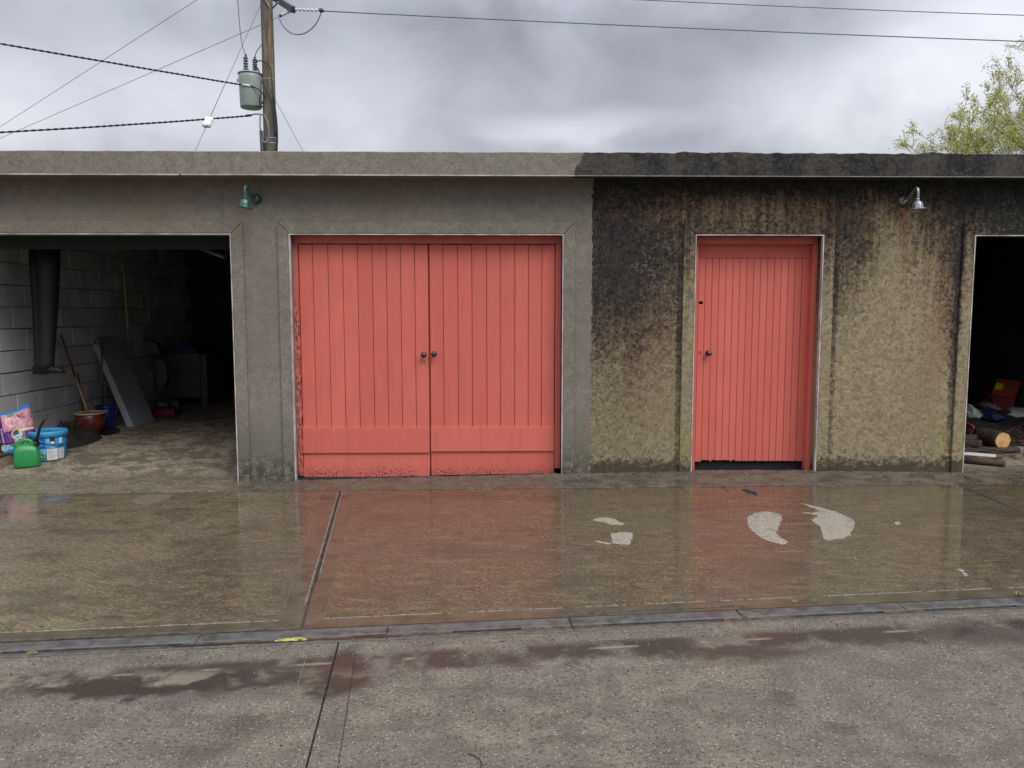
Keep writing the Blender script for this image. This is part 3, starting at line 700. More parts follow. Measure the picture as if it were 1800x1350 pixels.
# moss and weeds in the joints
def tuft(px, py, n, h, m, label):
    c = G(px, py); mb = MB()
    for k in range(n):
        a = random.uniform(0, 2*pi); l = h*random.uniform(.5, 1.1); b = c+Vector((random.uniform(-.012, .012), random.uniform(-.006, .006), .003)); d = Vector((cos(a), sin(a), 0))
        s_ = Vector((-d.y, d.x, 0))*.0016; e = b+d*l*.8+Vector((0, 0, l*.45)); mid_ = b+d*l*.4+Vector((0, 0, l*.42))
        mb.add([b-s_, b+s_, mid_+s_, mid_-s_, e], [(0, 1, 2, 3), (3, 2, 4)])
    return tag(mb.build('weed_tuft', m), label, 'weed')
tuft(1303, 1066, 9, .035, 'grass_blade', 'small yellow grass tuft left of the drain joint with a dark notch')
tuft(1397, 1060, 10, .032, 'grass_blade', 'small grass tuft at the pad edge in front of the single door')
tuft(1434, 1059, 7, .028, 'grass_blade', 'tiny grass tuft right of two alike in front of the single door')
tuft(1790, 1047, 12, .035, 'grass_blade', 'grass tuft behind the drain at the right edge')
def clump(name, pix, m, label, cat, hgt=.008, r0=.006, n=60, fn=None):
    mb = MB()
    for k in range(n):
        px, py = random.choice(pix); c = G(px+random.uniform(-3, 3), py+random.uniform(-1, 1), fn)
        r_ = r0*random.uniform(.4, 1.2); a0 = random.random()*6
        top = c+Vector((0, 0, hgt*random.uniform(.3, 1))); vs = [c+Vector((r_*cos(a0+j*2*pi/5)*random.uniform(.6, 1.3), r_*sin(a0+j*2*pi/5)*random.uniform(.6, 1.3), -.001)) for j in range(5)]+[top]
        mb.add(vs, [(j, (j+1) % 5, 5) for j in range(5)])
    return tag(mb.build(name, m), label, cat)
clump('moss_clump', [(1690+i*4, 1067-i*.3) for i in range(5)]+[(1350, 1092)], 'moss', 'low moss growing in the slot at the right end of the drain', 'moss', n=50, r0=.008)
clump('moss_clump', [(52, 1147), (56, 1146), (60, 1146)], 'moss', 'little olive moss cushion in the drain slot at the left', 'moss', n=16, r0=.008, hgt=.012)
clump('moss_clump', [(1018+i*3, 1101-i*.3) for i in range(8)], 'moss', 'yellow moss beside the drain joint in front of the dark wall', 'moss', n=36, r0=.005, hgt=.005)
clump('litter_clump', [(1308+i*3, 862+i*1.0) for i in range(8)], 'black_litter', 'black crumpled scrap lying in front of the single door', 'litter', n=70, r0=.011, hgt=.02)
clump('litter_clump', [(1270, 857), (1273, 859), (1280, 864)], 'black_litter', 'smaller black scrap left of the larger one before the single door', 'litter', n=14, r0=.009, hgt=.012)
clump('leaf_litter', [(1690, 1003), (1694, 1008), (1686, 1001), (1698, 1011)], 'bag_grey', 'grey wet leaf remains flat on the right part of the forecourt', 'litter', n=30, r0=.014, hgt=.004)
mb = MB(); pts = [G(822, 1327), G(832, 1329), G(842, 1335), G(847, 1343), G(845, 1350)]
mb.tube([q+Vector((0, 0, .004)) for q in pts], .0022, 5); tag(mb.build('twig', 'leaf_dead'), 'thin curled dark twig on the road near the bottom of the photo', 'twig')
mb = MB(); pts = [G(1296, 1074), G(1300, 1080), G(1312, 1086)]
mb.tube([q+Vector((0, 0, .006)) for q in pts], .003, 5); tag(mb.build('twig', 'leaf_dead'), 'short dark twig lying across the drain joint', 'twig')

# ================================================================== GARAGE BLOCK
gb = empty('garage_block', (0, Y0, 0), 'long low concrete garage block, grey on the left and blackened by lichen on the right', 'garage building')
OT = 2.232
OPEN = [(-5.08, -2.382), (-1.868, .585), (1.774, 2.938), (4.312, 6.85)]
WT = .22
mb = MB(); xs = [-7.0]+[q for o_ in OPEN for q in o_]+[8.0]
# front wall panels: piers, then one lintel band over everything
for a, b in ((-7.0, -5.08), (-2.382, -1.868), (.585, 1.774), (2.938, 4.312), (6.85, 8.0)): mb.box(a, b, Y0, Y0+WT, -.15, OT)
mb.box(-7, 8, Y0, Y0+WT, OT, 2.75)
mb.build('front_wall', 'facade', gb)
# fascia with an uneven cast top
mb = MB(); n = 460; R = []
for i in range(n+1):
    x = -7+15*i/n
    top = 2.918+.004*nz(x, 0, 0, 3)+(.003 if x < .74 else .009)*nz(x, 2, 0, 11)+(.006*nz(x, 5, 0, 27) if x > .74 else .0)
    for cx, wd, k in ((1.62, .10, .010), (2.05, .16, .008), (3.75, .10, .012)):
        top += k*max(0, 1-abs(x-cx)/wd)**.5 if abs(x-cx) < wd else 0
    R.append([(x, 6.74, 2.708), (x, 6.74, top-.022), (x, 6.748, top-.016), (x, 7.6, top+.004), (x, 7.6, 2.76), (x, Y0-.001, 2.76), (x, Y0-.001, 2.712)])
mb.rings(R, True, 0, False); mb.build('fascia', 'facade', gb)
mb = MB(); mb.box(-7, 8, 7.6, 13.2, 2.62, 2.90); mb.build('roof', 'roof_felt', gb)
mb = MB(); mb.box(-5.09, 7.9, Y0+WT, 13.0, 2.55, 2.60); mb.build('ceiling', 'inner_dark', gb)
# drip beads under the fascia
def fb(x0, x1, z, m, h=.009): mb = MB(); mb.box(x0, x1, 6.734, 6.76, z-h-.0145, z-.0145); mb.build('drip_bead', m, gb)
fb(-7, -2.72, 2.7225, 'bead'); fb(-2.70, .66, 2.7220, 'bead', .007); fb(.66, 8, 2.7215, 'bead_old', .005)
# architraves: raised plaster bands with mitred corners, and beads on the arrises
BW = .105; PR = .022
def zb(x): return zw(x)-.02
for k, (a, b) in enumerate(OPEN):
    pcs = []
    if k > 0: pcs.append([(a-BW, zb(a-BW)), (a, zb(a)), (a, OT), (a-BW+.001, OT+BW-.001)])
    pcs.append([(a-BW+.003 if k else a-BW, OT+BW), (a, OT+.002), (b, OT+.002), (b+BW-.003, OT+BW)])
    pcs.append([(b, zb(b)), (b+BW, zb(b+BW)), (b+BW-.001, OT+BW-.001), (b, OT)])
    for pc in pcs:
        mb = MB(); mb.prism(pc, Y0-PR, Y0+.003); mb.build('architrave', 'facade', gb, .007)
    bw = .0085
    for (x0, x1, z0, z1) in ((a, a+bw, zw(a)-.005, OT), (b-bw, b, zw(b)-.005, OT), (a+bw, b-bw, OT-bw, OT)):
        mb = MB(); mb.box(x0, x1, Y0-PR-.0025, Y0+.02, z0, z1); mb.build('edge_bead', 'bead', gb)
# inner side wall of painted blocks (left garage)
mb = MB(); mb.box(-5.33, -5.092, Y0+WT, 13.0, -.15, 2.6); sw = mb.build('side_wall', 'mortar', gb)
mb = MB(); mb.box(0, .03, 0, .438, 0, .217)
bm_ = mb.build('block', 'block_paint', sw, .004); bm_.location = (-5.095, 7.24, .005)
first = True
for r_ in range(11):
    for c_ in range(13):
        y = 7.235+c_*.45-(.225 if r_ % 2 else 0); 
        if y+.44 > 13: continue
        if y < 7.0: continue
        z = .002+.228*r_
        if z > 2.5: continue
        o = bm_ if first else bm_.copy()
        if not first: C.objects.link(o); o.parent = sw
        first = False
        o.location = (-5.095+random.uniform(-.004, .004), y+random.uniform(-.003, .003), z+random.uniform(-.003, .003)); o.rotation_euler = (random.uniform(-.004, .004), 0, random.uniform(-.008, .008))
# other inner walls
def iw(name, *a): mb = MB(); mb.box(*a); mb.build(name, 'inner_dark', gb)
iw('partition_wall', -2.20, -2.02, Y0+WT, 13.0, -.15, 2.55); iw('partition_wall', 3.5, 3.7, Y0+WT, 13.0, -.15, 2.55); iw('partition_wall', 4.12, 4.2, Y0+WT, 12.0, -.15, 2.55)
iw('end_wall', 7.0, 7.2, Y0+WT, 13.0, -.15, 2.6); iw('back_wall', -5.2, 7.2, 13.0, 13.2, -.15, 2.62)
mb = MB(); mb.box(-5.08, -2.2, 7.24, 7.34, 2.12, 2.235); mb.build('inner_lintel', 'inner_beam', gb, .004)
mb = MB(); a = P(330, 428, 8.0); b = P(392, 452, 7.6); mb.tube([a, b+Vector((.02, 0, 0))], .022, 8); mb.build('ceiling_pipe', 'steel_dim', gb)

# ------------------------------------------------------------------ double door
FY = Y0+.11                                  # frame front
xL, xR = P(523, 430, FY).x, P(976.5, 430, FY).x
z_head = P(750, 428, FY).z
fr = MB(); fr.box(-1.868+.002, .585-.002, FY, FY+.08, z_head, OT-.002); frame = fr.build('door_frame', 'coral', gb, .004)
# left stile, rotten and flaking
mb = MB(); n, q = 220, 6; R = []
x0s, x1s = P(512, 430, FY).x, xL-.002
for i in range(n+1):
    z = zw(-1.8)+.02+(z_head-zw(-1.8)-.02)*i/n
    k = max(0, min(1, (1.72-z)/.3)); ring = []
    w0 = x0s+k*(.012*max(0, nz(z*9, 0, 0, 1.7))+.010*nz(z*31, 1, 0, 1))
    w1 = x1s+k*(.010*nz(z*14, 7, 0, 1))
    for j in range(q+1):
        x = w0+(w1-w0)*j/q; ring.append((x, FY-.004+k*(.018*abs(nz(x*40, z*9, 0, 1))+.012*nz(x*90, z*24, 2, 1)), z))
    ring += [(x1s, FY+.07, z), (x0s, FY+.07, z)]; R.append(ring)
mb.rings(R, True, 0, False); st_ = mb.build('frame_stile', 'coral_rot', gb)
st_['label'] = 'rotten left frame post with paint flaking off in shreds'
mb = MB(); mb.box(xR+.002, P(986, 430, FY).x+.006, FY-.003, FY+.08, zw(.5)+.03, z_head-.001); mb.build('frame_stile', 'coral', gb, .005)
mb = MB(); mb.box(P(986, 430, FY).x+.008, .584, FY+.03, FY+.08, zw(.5), z_head); mb.build('frame_packer', 'dark_void', gb)
LY = FY+.018                                 # plank front
edL = [523, 548, 575, 601, 627, 653, 678, 703, 728, 752]; edR = [753.6, 778, 804, 829, 855, 879, 905, 929, 953, 976.5]
zr1 = P(640, 752, LY-.02).z; zr0 = P(640, 796.5, LY-.02).z
def door_leaf(ed, zbL, zbR, zr1, zr0, label, gap):
    x0, x1 = P(ed[0], 430, FY).x+gap, P(ed[-1], 430, FY).x-gap
    mb = MB(); mb.box(x0+.004, x1-.004, LY+.020, LY+.045, max(zbL, zbR)+.01, z_head-.006); leaf = mb.build('door_leaf', 'coral', gb); leaf['label'] = label
    for i, (p_, q) in enumerate(zip(ed, ed[1:])):
        a, b = P(p_, 430, FY).x, P(q, 430, FY).x
        if i == 0: a = x0
        if i == len(ed)-2: b = x1
        mb = MB(); dy = random.uniform(-.0016, .0016); mb.box(a+.0022, b-.0022, LY+dy, LY+.019, zr1-.03, z_head-.007-random.uniform(0, .004))
        mb.build('plank', 'coral_door', leaf, .0035)
    def board(name, z0l, z0r, z1, y0, y1):
        mb = MB(); mb.prism([(x0, z0l), (x1, z0r), (x1, z1), (x0, z1+random.uniform(-.002, .002))], y0, y1); mb.build(name, 'coral_door', leaf, .003)
    board('cover_board', zr0, zr0+.001, zr1, LY-.020, LY-.001)
    board('bottom_board', zbL, zbR, zr0+.03, LY-.001+.0015, LY+.018)
    return leaf
lf = door_leaf(edL, P(522, 840, LY).z, P(752, 837, LY).z, zr1, zr0, 'left leaf of the coral double door, with keyhole', .002)
rf = door_leaf(edR, P(757, 836, LY).z, P(976, 832, LY).z, P(860, 750.5, LY-.02).z, P(860, 793.5, LY-.02).z, 'right leaf of the coral double door', .002)
def knob(px, py, Y, leaf):
    c = P(px, py, Y); M = Matrix.Rotation(radians(90), 4, 'X')
    mb = MB(); mb.lathe(c, [(.024, 0), (.024, .004), (.018, .007), (.010, .010), (.009, .028), (.016, .033), (.0245, .042), (.0265, .052), (.023, .062), (.012, .069), (.001, .071)], 20, M); mb.build('knob', 'knob', leaf)
def keyhole(px, py, Y, leaf):
    c = P(px, py, Y); mb = MB(); M = Matrix.Rotation(radians(90), 4, 'X')@Matrix.Diagonal((.8, 1.25, 1, 1))
    mb.lathe(c, [(.020, 0), (.020, .003), (.017, .004), (.001, .004)], 18, M); pl = mb.build('keyhole_plate', 'coral', leaf)
    mb = MB(); mb.box(c.x-.0026, c.x+.0026, c.y-.0052, c.y-.003, c.z-.011, c.z+.004); mb.lathe((c.x, c.y, c.z+.006), [(.0048, .0), (.0048, .0052), (.0001, .0052)], 10, Matrix.Rotation(radians(90), 4, 'X')); mb.build('keyhole', 'key_dark', leaf)
knob(745.5, 623.5, LY, lf); knob(763.5, 622, LY, rf); keyhole(746, 634.5, LY, lf)

mb = MB(); xm = P(752.8, 430, FY).x; mb.box(xm-.03, xm+.03, LY+.0455, LY+.058, .06, z_head-.01); mb.build('meeting_strip', 'coral', lf)
# ------------------------------------------------------------------ single door
SY = FY+.085                                 # leaf face
x0, x1 = P(1230, 432, SY).x, P(1427, 432, SY).x
zh = P(1330, 428.5, FY).z
fz = zw(1.8)
mb = MB(); mb.box(1.776, P(1229.5, 430, FY).x, FY, FY+.115, P(1215, 827, FY).z, zh-.001); mb.build('frame_stile', 'coral', gb, .003)
mb = MB(); mb.box(1.776, 2.936, FY, FY+.115, zh, OT-.003); mb.build('door_frame', 'coral', gb, .004)
xr0 = P(1433, 430, FY).x-.012; xr1 = P(1441, 430, FY).x
mb = MB(); mb.prism([(xr0, P(1430, 828, FY).z), (xr1, P(1430, 828, FY).z), (xr1, zh-.001), (xr0, zh-.001)], FY, FY+.115); mb.build('frame_stile', 'coral', gb, .012, )
mb = MB(); mb.box(xr1+.003, 2.936, FY+.02, FY+.11, fz, zh-.001); mb.build('frame_packer', 'dark_void', gb)
zbm = P(1320, 811, SY).z
ed = [1240.5+(1411-1240.5)*i/14 for i in range(15)]
pe = [P(e, 454, SY).x for e in ed]; ztop = P(1320, 453.5, SY).z
mb = MB(); mb.box(x0+.003, x1-.003, SY+.016, SY+.035, zbm+.02, zh+.01)
sl_ = mb.build('door_leaf', 'coral', gb) if False else None
# leaf back built around the bolt hole
hc = P(1231.5, 532.5, SY); hx0, hx1, hz0, hz1 = hc.x-.017, hc.x+.023, hc.z-.011, hc.z+.014
mb = MB(); mb.box(pe[0]+.002, x1-.003, SY+.014, SY+.034, zbm+.02, zh+.01); sleaf = mb.build('door_leaf', 'coral', gb); sleaf['label'] = 'narrow boarded coral single door leaf'
def sp(name, a, b, c_, d, y0=0.0, y1=.033, bev=.002): mb = MB(); mb.box(a, b, SY+y0, SY+y1, c_, d); return mb.build(name, 'coral', sleaf, bev)
sp('top_rail', x0, x1, ztop+.002, zh+.01, 0, .0135)
mb = MB()
for bx_ in ((x0, pe[0]-.002, zbm, hz0), (x0, pe[0]-.002, hz1, ztop), (x0, hx0, hz0, hz1), (hx1, pe[0]-.002, hz0, hz1)):
    if bx_[1]-bx_[0] > .0005: mb.box(bx_[0], bx_[1], SY, SY+.0135, bx_[2], bx_[3])
mb.build('left_stile', 'coral', sleaf)
sp('right_stile', pe[-1]+.002, x1, zbm+.002, ztop, 0, .0135)
for i in range(14):
    a, b = pe[i]+.0016, pe[i+1]-.0016; y0 = SY+random.uniform(.0002, .0018); n = 7
    top = ztop-.003; base = zbm+(.012 if i < 5 else .003)+.004*nz(i*2.1, 0, 0, 1)
    lo = [(a+(b-a)*k/n, base+.006*nz(i*7+k, 3, 0, .9)-(.012 if i in (1, 4) and k in (2, 3) else 0)) for k in range(n+1)]
    mb = MB(); mb.prism(lo+[(b, top), (a, top)], y0, SY+.0135); mb.build('plank', 'coral', sleaf, .0028)
knob(1244, 620.5, SY, sleaf); keyhole(1231.5, 619, SY, sleaf)
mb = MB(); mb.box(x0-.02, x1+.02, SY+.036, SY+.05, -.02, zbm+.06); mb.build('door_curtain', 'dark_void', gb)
mb = MB(); mb.box(1.79, 2.93, Y0+.031, SY+.03, -.05, .034); mb.build('door_sill', 'dark_void', gb)
mb = MB(); mb.box(-1.85, .58, Y0+.031, FY+.05, -.1, .0); mb.build('door_sill', 'dark_void', gb)
fix(gb); fix(dr)

# ------------------------------------------------------------------ swan-neck wall lamps
def lamp(px_base, px_head, m, label, out, tilt):
    c = P(*px_base, Y0); h = P(*px_head, Y0-out)
    e = empty('wall_lamp', c, label, 'wall lamp', 'swan-neck lamps on the garage front')
    M = Matrix.Rotation(radians(90), 4, 'X')
    mb = MB(); mb.lathe(c, [(.044, 0), (.044, .010), (.038, .016), (.043, .028), (.040, .046), (.030, .058), (.014, .063)], 24, M); mb.build('wall_rose', m, e)
    mb = MB()
    for a in (0.6, 2.7, 4.8):
        q = c+Vector((.038*cos(a), -.022, .038*sin(a))); mb.lathe(q, [(.006, 0), (.006, .006), (.001, .009)], 8, M)
    mb.build('screws', m, e)
    s0 = c+Vector((0, -.055, 0)); top = Vector(((c.x*.42+h.x*.58), Y0-out*.80, max(c.z, h.z)+.105)); pts = []
    P0, P1, P2, P3 = s0, s0+Vector((0, -.07, .03)), Vector((h.x*.75+c.x*.25, Y0-out*.62, h.z+.235)), None
    ctrl = [s0, s0+Vector((.1*(h.x-c.x), -.03, .012)), Vector((c.x*.62+h.x*.38, Y0-out*.48, h.z+.080)), Vector((c.x*.25+h.x*.75, Y0-out*.82, h.z+.140)), Vector((c.x*.05+h.x*.95, Y0-out*.97, h.z+.128)), h+Vector((0, 0, .08)), h+Vector((0, 0, .035))]
    for i in range(len(ctrl)-1):
        p0, p1, p2, p3 = ctrl[max(0, i-1)], ctrl[i], ctrl[i+1], ctrl[min(len(ctrl)-1, i+2)]
        for k in range(6):
            u = k/6; pts.append(.5*((2*p1)+(p2-p0)*u+(2*p0-5*p1+4*p2-p3)*u*u+(3*p1-p0-3*p2+p3)*u**3))
    pts.append(ctrl[-1])
    mb = MB(); mb.tube(pts, .0125, 12); mb.build('arm', m, e)
    T = Matrix.Rotation(tilt, 4, 'Y')
    mb = MB(); mb.lathe(h, [(.010, .05), (.017, .048), (.018, .040), (.014, .036), (.016, .030)], 16, T); mb.build('collar', m, e)
    mb = MB(); R = []; n = 32
    for r_, z, fl in [(.016, .032, 0), (.030, .026, 0), (.040, .010, .03), (.045, -.012, .05), (.049, -.034, .05), (.050, -.038, 0)]:
        R.append([h+(T@Vector((r_*(1+fl*cos(8*2*pi*k/n))*cos(2*pi*k/n), r_*(1+fl*cos(8*2*pi*k/n))*sin(2*pi*k/n), z))) for k in range(n)])
    mb.rings(R); mb.build('lamp_head', m, e)
    mb = MB(); mb.lathe(h, [(.050, -.036), (.070, -.038), (.072, -.044), (.066, -.048), (.05, -.049)], 28, T); fl_ = mb.build('flange', m, e)
    mb = MB()
    for a in (0.2, 2.3, 4.4):
        q = h+T@Vector((.062*cos(a), .062*sin(a), -.038)); mb.lathe(q, [(.006, 0), (.006, .009), (.001, .012)], 8, T)
    mb.build('wing_screws', m, e)
    fix(e)
lamp((451, 350, ), (431, 356), 'lamp_green', 'green swan-neck wall lamp on the clean grey concrete left of the double door', .28, radians(10))
lamp((1583.5, 353), (1613, 359), 'lamp_silver', 'bare silver swan-neck wall lamp on the blackened wall right of the single door', .28, radians(-2))

# ================================================================== UTILITY POLE
PY = 16.0
def PP(px, py, d=0.0): return P(px, py, PY+d)
base = P(474, 264, PY); xc = P(469, 0, PY).x*.5+P(475, 264, PY).x*.5
zt = 9.6
ztop_ph = P(470, 0, PY).z
pole = empty('utility_pole', (xc, PY, -.16), 'weathered brown wooden power pole standing behind the garages', 'utility pole')
mb = MB(); n = 40; R = []
for i in range(n+1):
    z = -.16+(zt+.16)*i/n; r_ = .150-.040*(z/zt)
    cx_ = xc+.008*nz(z*.5, 0, 0, 1)
    R.append([(cx_+r_*cos(2*pi*k/16)*(1+.03*nz(z, k, 0, 1)), PY+r_*sin(2*pi*k/16), z) for k in range(16)])
mb.rings(R); mb.build('pole_shaft', 'pole_wood', pole)
# crossarm seen end-on from below, running back to front
a_ = P(516, 17, PY-.5); b_ = P(455, -22, PY+.6)
def beam(a, b, w_, h_, m, name, parent, bev=.004):
    d = (b-a); L = d.length; d.normalize(); s_ = d.cross(Vector((0, 0, 1))).normalized(); u = s_.cross(d)
    M = Matrix(((s_.x, d.x, u.x, a.x), (s_.y, d.y, u.y, a.y), (s_.z, d.z, u.z, a.z), (0, 0, 0, 1)))
    mb = MB(); mb.box(-w_/2, w_/2, 0, L, -h_/2, h_/2, M=M); return mb.build(name, m, parent, bev)
beam(a_, b_, .10, .12, 'conduit', 'crossarm', pole)
beam(P(478, 15, PY-.12), P(489, 4, PY-.35), .04, .015, 'galv', 'brace', pole); beam(P(474, 13, PY-.13), P(463, -6, PY-.15), .03, .015, 'galv', 'brace', pole)
def insul_string(a, b, n, r, name, parent, m='porcelain_white'):
    d = b-a; mb = MB(); q = d.to_track_quat('Z', 'Y').to_matrix().to_4x4(); L = d.length; prof = [(r*.3, 0)]
    for i in range(n):
        z0 = L*(i+.2)/n; z1 = L*(i+.5)/n; prof += [(r*.35, z0), (r, z0+.004), (r*.9, z1), (r*.35, z1+.004)]
    prof.append((r*.3, L)); mb.lathe(a, prof, 12, q); return mb.build(name, m, parent)
i1a, i1b = P(518, 16.5, PY-.5), P(560, 18.5, PY-.55)
insul_string(i1a, i1b, 6, .035, 'strain_insulator', pole)
i2a, i2b = P(512, 19, PY-.42), P(494, 27, PY-.30)
insul_string(i2a, i2b, 4, .035, 'strain_insulator', pole)
mb = MB(); mb.tube([P(561, 17, PY-.55), P(565, 18.5, PY-.55), P(570, 19.5, PY-.55)], [.03, .05, .015], 8); mb.tube([P(495, 26, PY-.3), P(491, 29, PY-.3)], [.03, .03], 8); mb.build('wire_clamp', 'conduit', pole)
mb = MB()
def bez(a, b, c, d, n=16): return [a*(1-u)**3+b*3*u*(1-u)**2+c*3*u*u*(1-u)+d*u**3 for u in [i/n for i in range(n+1)]]
mb.tube(bez(P(565, 20, PY-.55), P(555, 62, PY-.5), P(510, 80, PY-.45), P(491, 33, PY-.3)), .011, 6); mb.build('jumper_lead', 'wire', pole)
mb = MB(); mb.tube([P(459, 230, PY-.1), P(461, 264, PY-.12), P(463, 300, PY-.12)], .038, 8); mb.build('riser_conduit', 'conduit', pole)
mb = MB(); mb.tube([P(457.5, 203, PY-.12), P(457, 222, PY-.12), P(459, 231, PY-.1)], .012, 6); mb.build('riser_lead', 'wire', pole)
mb = MB(); mb.tube(bez(P(481, 170, PY-.14), P(484, 205, PY-.16), P(489, 220, PY-.16), P(486, 268, PY-.16)), .022, 6); mb.tube(bez(P(476, 120, PY-.14), P(480, 160, PY-.16), P(480, 170, PY-.16), P(484, 196, PY-.16)), .010, 6)
mb.tube(bez(P(462, 150, PY-.2), P(474, 158, PY-.25), P(480, 190, PY-.2), P(484, 240, PY-.16)), .012, 6); mb.build('down_cable', 'wire_black', pole)
mb = MB(); mb.tube(bez(P(463, 201, PY-.18), P(472, 210, PY-.2), P(474, 230, PY-.2), P(472, 243, PY-.17)), .011, 6); mb.tube(bez(P(472, 243, PY-.17), P(470, 250, PY-.2), P(464, 252, PY-.2), P(461, 247, PY-.15)), .010, 6); mb.build('pale_cable', 'wire_pale', pole)
for py in (253, 141, 244):
    q = P(474, py, PY); mb = MB(); mb.lathe((xc, PY, q.z), [(.147-.04*q.z/zt+.004, -.01), (.147-.04*q.z/zt+.004, .01)], 18); mb.build('pole_band', 'galv', pole)
fix(pole)
# transformer can hung on the pole
ty = PY-.05
tc = P(441.5, 190, ty); tt = P(441.5, 132, ty); rad = .225
tr = empty('transformer', (tc.x, ty, tc.z), 'pale green transformer can hanging on the left side of the power pole', 'transformer')
H_ = tt.z-tc.z
mb = MB(); mb.lathe(tc, [(.20, 0), (.208, .02), (rad, H_*.9), (rad, H_)], 28); mb.build('tank', 'tank', tr)
mb = MB(); mb.lathe(tc, [(rad+.012, H_), (rad+.014, H_+.02), (rad+.002, H_+.035), (.12, H_+.06), (.02, H_+.065)], 28); mb.build('lid', 'tank', tr)
for px, t0 in ((432.5, 99), (448.5, 103)):
    a = P(px, 129, ty-.03); b = P(px-.5, t0, ty-.03); L = b.z-a.z
    prof = [(.03, 0)]
    for i in range(6): z = L*(i+.3)/6.4; prof += [(.022, z), (.052, z+.012), (.048, z+.03), (.022, z+.036)]
    prof += [(.02, L*.96), (.012, L)]; mb = MB(); mb.lathe(a, prof, 14); bu = mb.build('bushing', 'porcelain', tr)
    mb = MB(); mb.lathe(b, [(.018, -.02), (.024, 0), (.018, .03), (.004, .05)], 10); mb.build('terminal', 'wire_black', bu)
mb = MB(); mb.tube(bez(P(448, 109, ty-.05), P(458, 104, ty-.1), P(472, 108, ty-.15), P(475.5, 121, ty-.14)), .012, 6); mb.tube(bez(P(448, 112, ty-.05), P(450, 118, ty-.1), P(455, 120, ty-.1), P(456, 130, ty-.1)), .013, 6); mb.build('bushing_lead', 'wire_black', tr)
mb = MB(); mb.box(tc.x+.17, xc-.13, PY-.04, PY+.04, tc.z+.10, tc.z+.14); mb.box(tc.x+.17, xc-.13, PY-.04, PY+.04, tc.z+.5, tc.z+.54); mb.build('hanger_bracket', 'galv', tr)
mb = MB(); q = P(420, 139, ty); mb.box(q.x-.03, q.x+.03, ty-.02, ty+.02, q.z-.05, q.z-.035); mb.box(q.x-.035, q.x-.02, ty-.02, ty+.02, q.z-.05, q.z+.0); mb.build('lifting_lug', 'tank', tr)
mb = MB(); mb.tube(bez(P(460, 163, ty-.2), P(455, 170, ty-.26), P(457, 178, ty-.26), P(456, 185, ty-.25)), .012, 6); mb.box(P(451, 188, ty-.2).x, P(463, 188, ty-.2).x, ty-.28, ty-.2, P(451, 189, ty-.2).z, P(451, 187.5, ty-.2).z); mb.build('tank_lead', 'wire_black', tr)
fix(tr)
# wires
def wire(name, pts, r, m, label, cat='power line', sag=0, n=24, group=None):
    a, b = pts; L = []
    for i in range(n+1): u = i/n; L.append(a.lerp(b, u)-Vector((0, 0, sag*4*u*(1-u))))
    mb = MB(); mb.tube(L, r, 6); return tag(mb.build(name, m), label, cat, group)
def ext(a, b, k): return a+(b-a)*k
wire('power_line', (P(570, 19.5, PY-.55), P(2900, 106, PY-1.5)), .010, 'wire', 'single wire running right from the pole across the sky', sag=.08)
wire('power_line', (P(900, -12, 21), P(2300, 39, 24)), .012, 'wire', 'highest wire at the top right above the single door', sag=.1)
wire('power_line', (P(491, 29.5, PY-.3), P(-420, 486-60, 30)), .0055, 'wire', 'thin wire from the pole down to the left edge, crossing behind the transformer leads', sag=.0)
wire('power_line', (P(640, -190, 14), P(-200, 352, 26)), .0055, 'wire', 'thin wire crossing the top left corner of the sky', sag=.0)
def twisted(name, pts, label):
    mb = MB(); n = 330
    cen = pts; 
    for s_ in (0, pi):
        L = []
        for i in range(n+1):
            u = i/n*(len(cen)-1); k = min(int(u), len(cen)-2); c = cen[k].lerp(cen[k+1], u-k); a = i*.55+s_
            L.append(c+Vector((0, cos(a)*.009, sin(a)*.009)))
        mb.tube(L, .0105, 5)
    return tag(mb.build(name, 'wire_black'), label, 'power cable')
def qcurve(a, m_, b, n=20): return [a*(1-u)**2+m_*2*u*(1-u)+b*u*u for u in [i/n for i in range(n+1)]]
twisted('service_cable', qcurve(P(-260, 32, 13), P(180, 108, 14.5), P(424, 149, PY-.25)), 'upper black twisted cable going left from the transformer')
twisted('service_cable', qcurve(P(-260, 246, 13), P(200, 224, 14.5), P(442, 203, PY-.25)), 'lower black twisted cable going left below the transformer')
def twp(name, pts, m, label, cat, r=.02): mb = MB(); mb.tube(pts, r, 8); return tag(mb.build(name, m), label, cat)
twp('cable_connector', [P(426, 149, PY-.27), P(440, 151, PY-.27)], 'porcelain_white', 'pale clamp on the upper black cable in front of the transformer', 'cable clamp', .022)
twp('cable_tail', bez(P(438, 150, PY-.26), P(452, 154, PY-.26), P(460, 160, PY-.22), P(467, 172, PY-.17)), 'wire_black', 'black cable end curving from the upper clamp to the pole', 'cable', .012)
twp('cable_connector', [P(433, 203.5, PY-.27), P(441, 202.5, PY-.27)], 'wire_black', 'dark clamp on the lower black cable under the transformer', 'cable clamp', .025)
twp('cable_tail', bez(P(441, 202.5, PY-.26), P(448, 200, PY-.26), P(456, 199, PY-.22), P(466, 204, PY-.16)), 'wire_black', 'black cable end curving from the lower clamp to the pole', 'cable', .012)
twp('high_voltage_lead', bez(P(417, -14, PY-.05), P(421, 40, PY-.05), P(422, 78, PY-.05), P(432, 97, PY-.08)), 'wire', 'slack lead dropping to the left bushing of the transformer', 'cable', .009)
twp('high_voltage_lead', bez(P(460, 78, PY-.1), P(454, 86, PY-.1), P(449, 92, PY-.08), P(448, 101, PY-.08)), 'wire', 'short lead from the pole to the right bushing of the transformer', 'cable', .009)
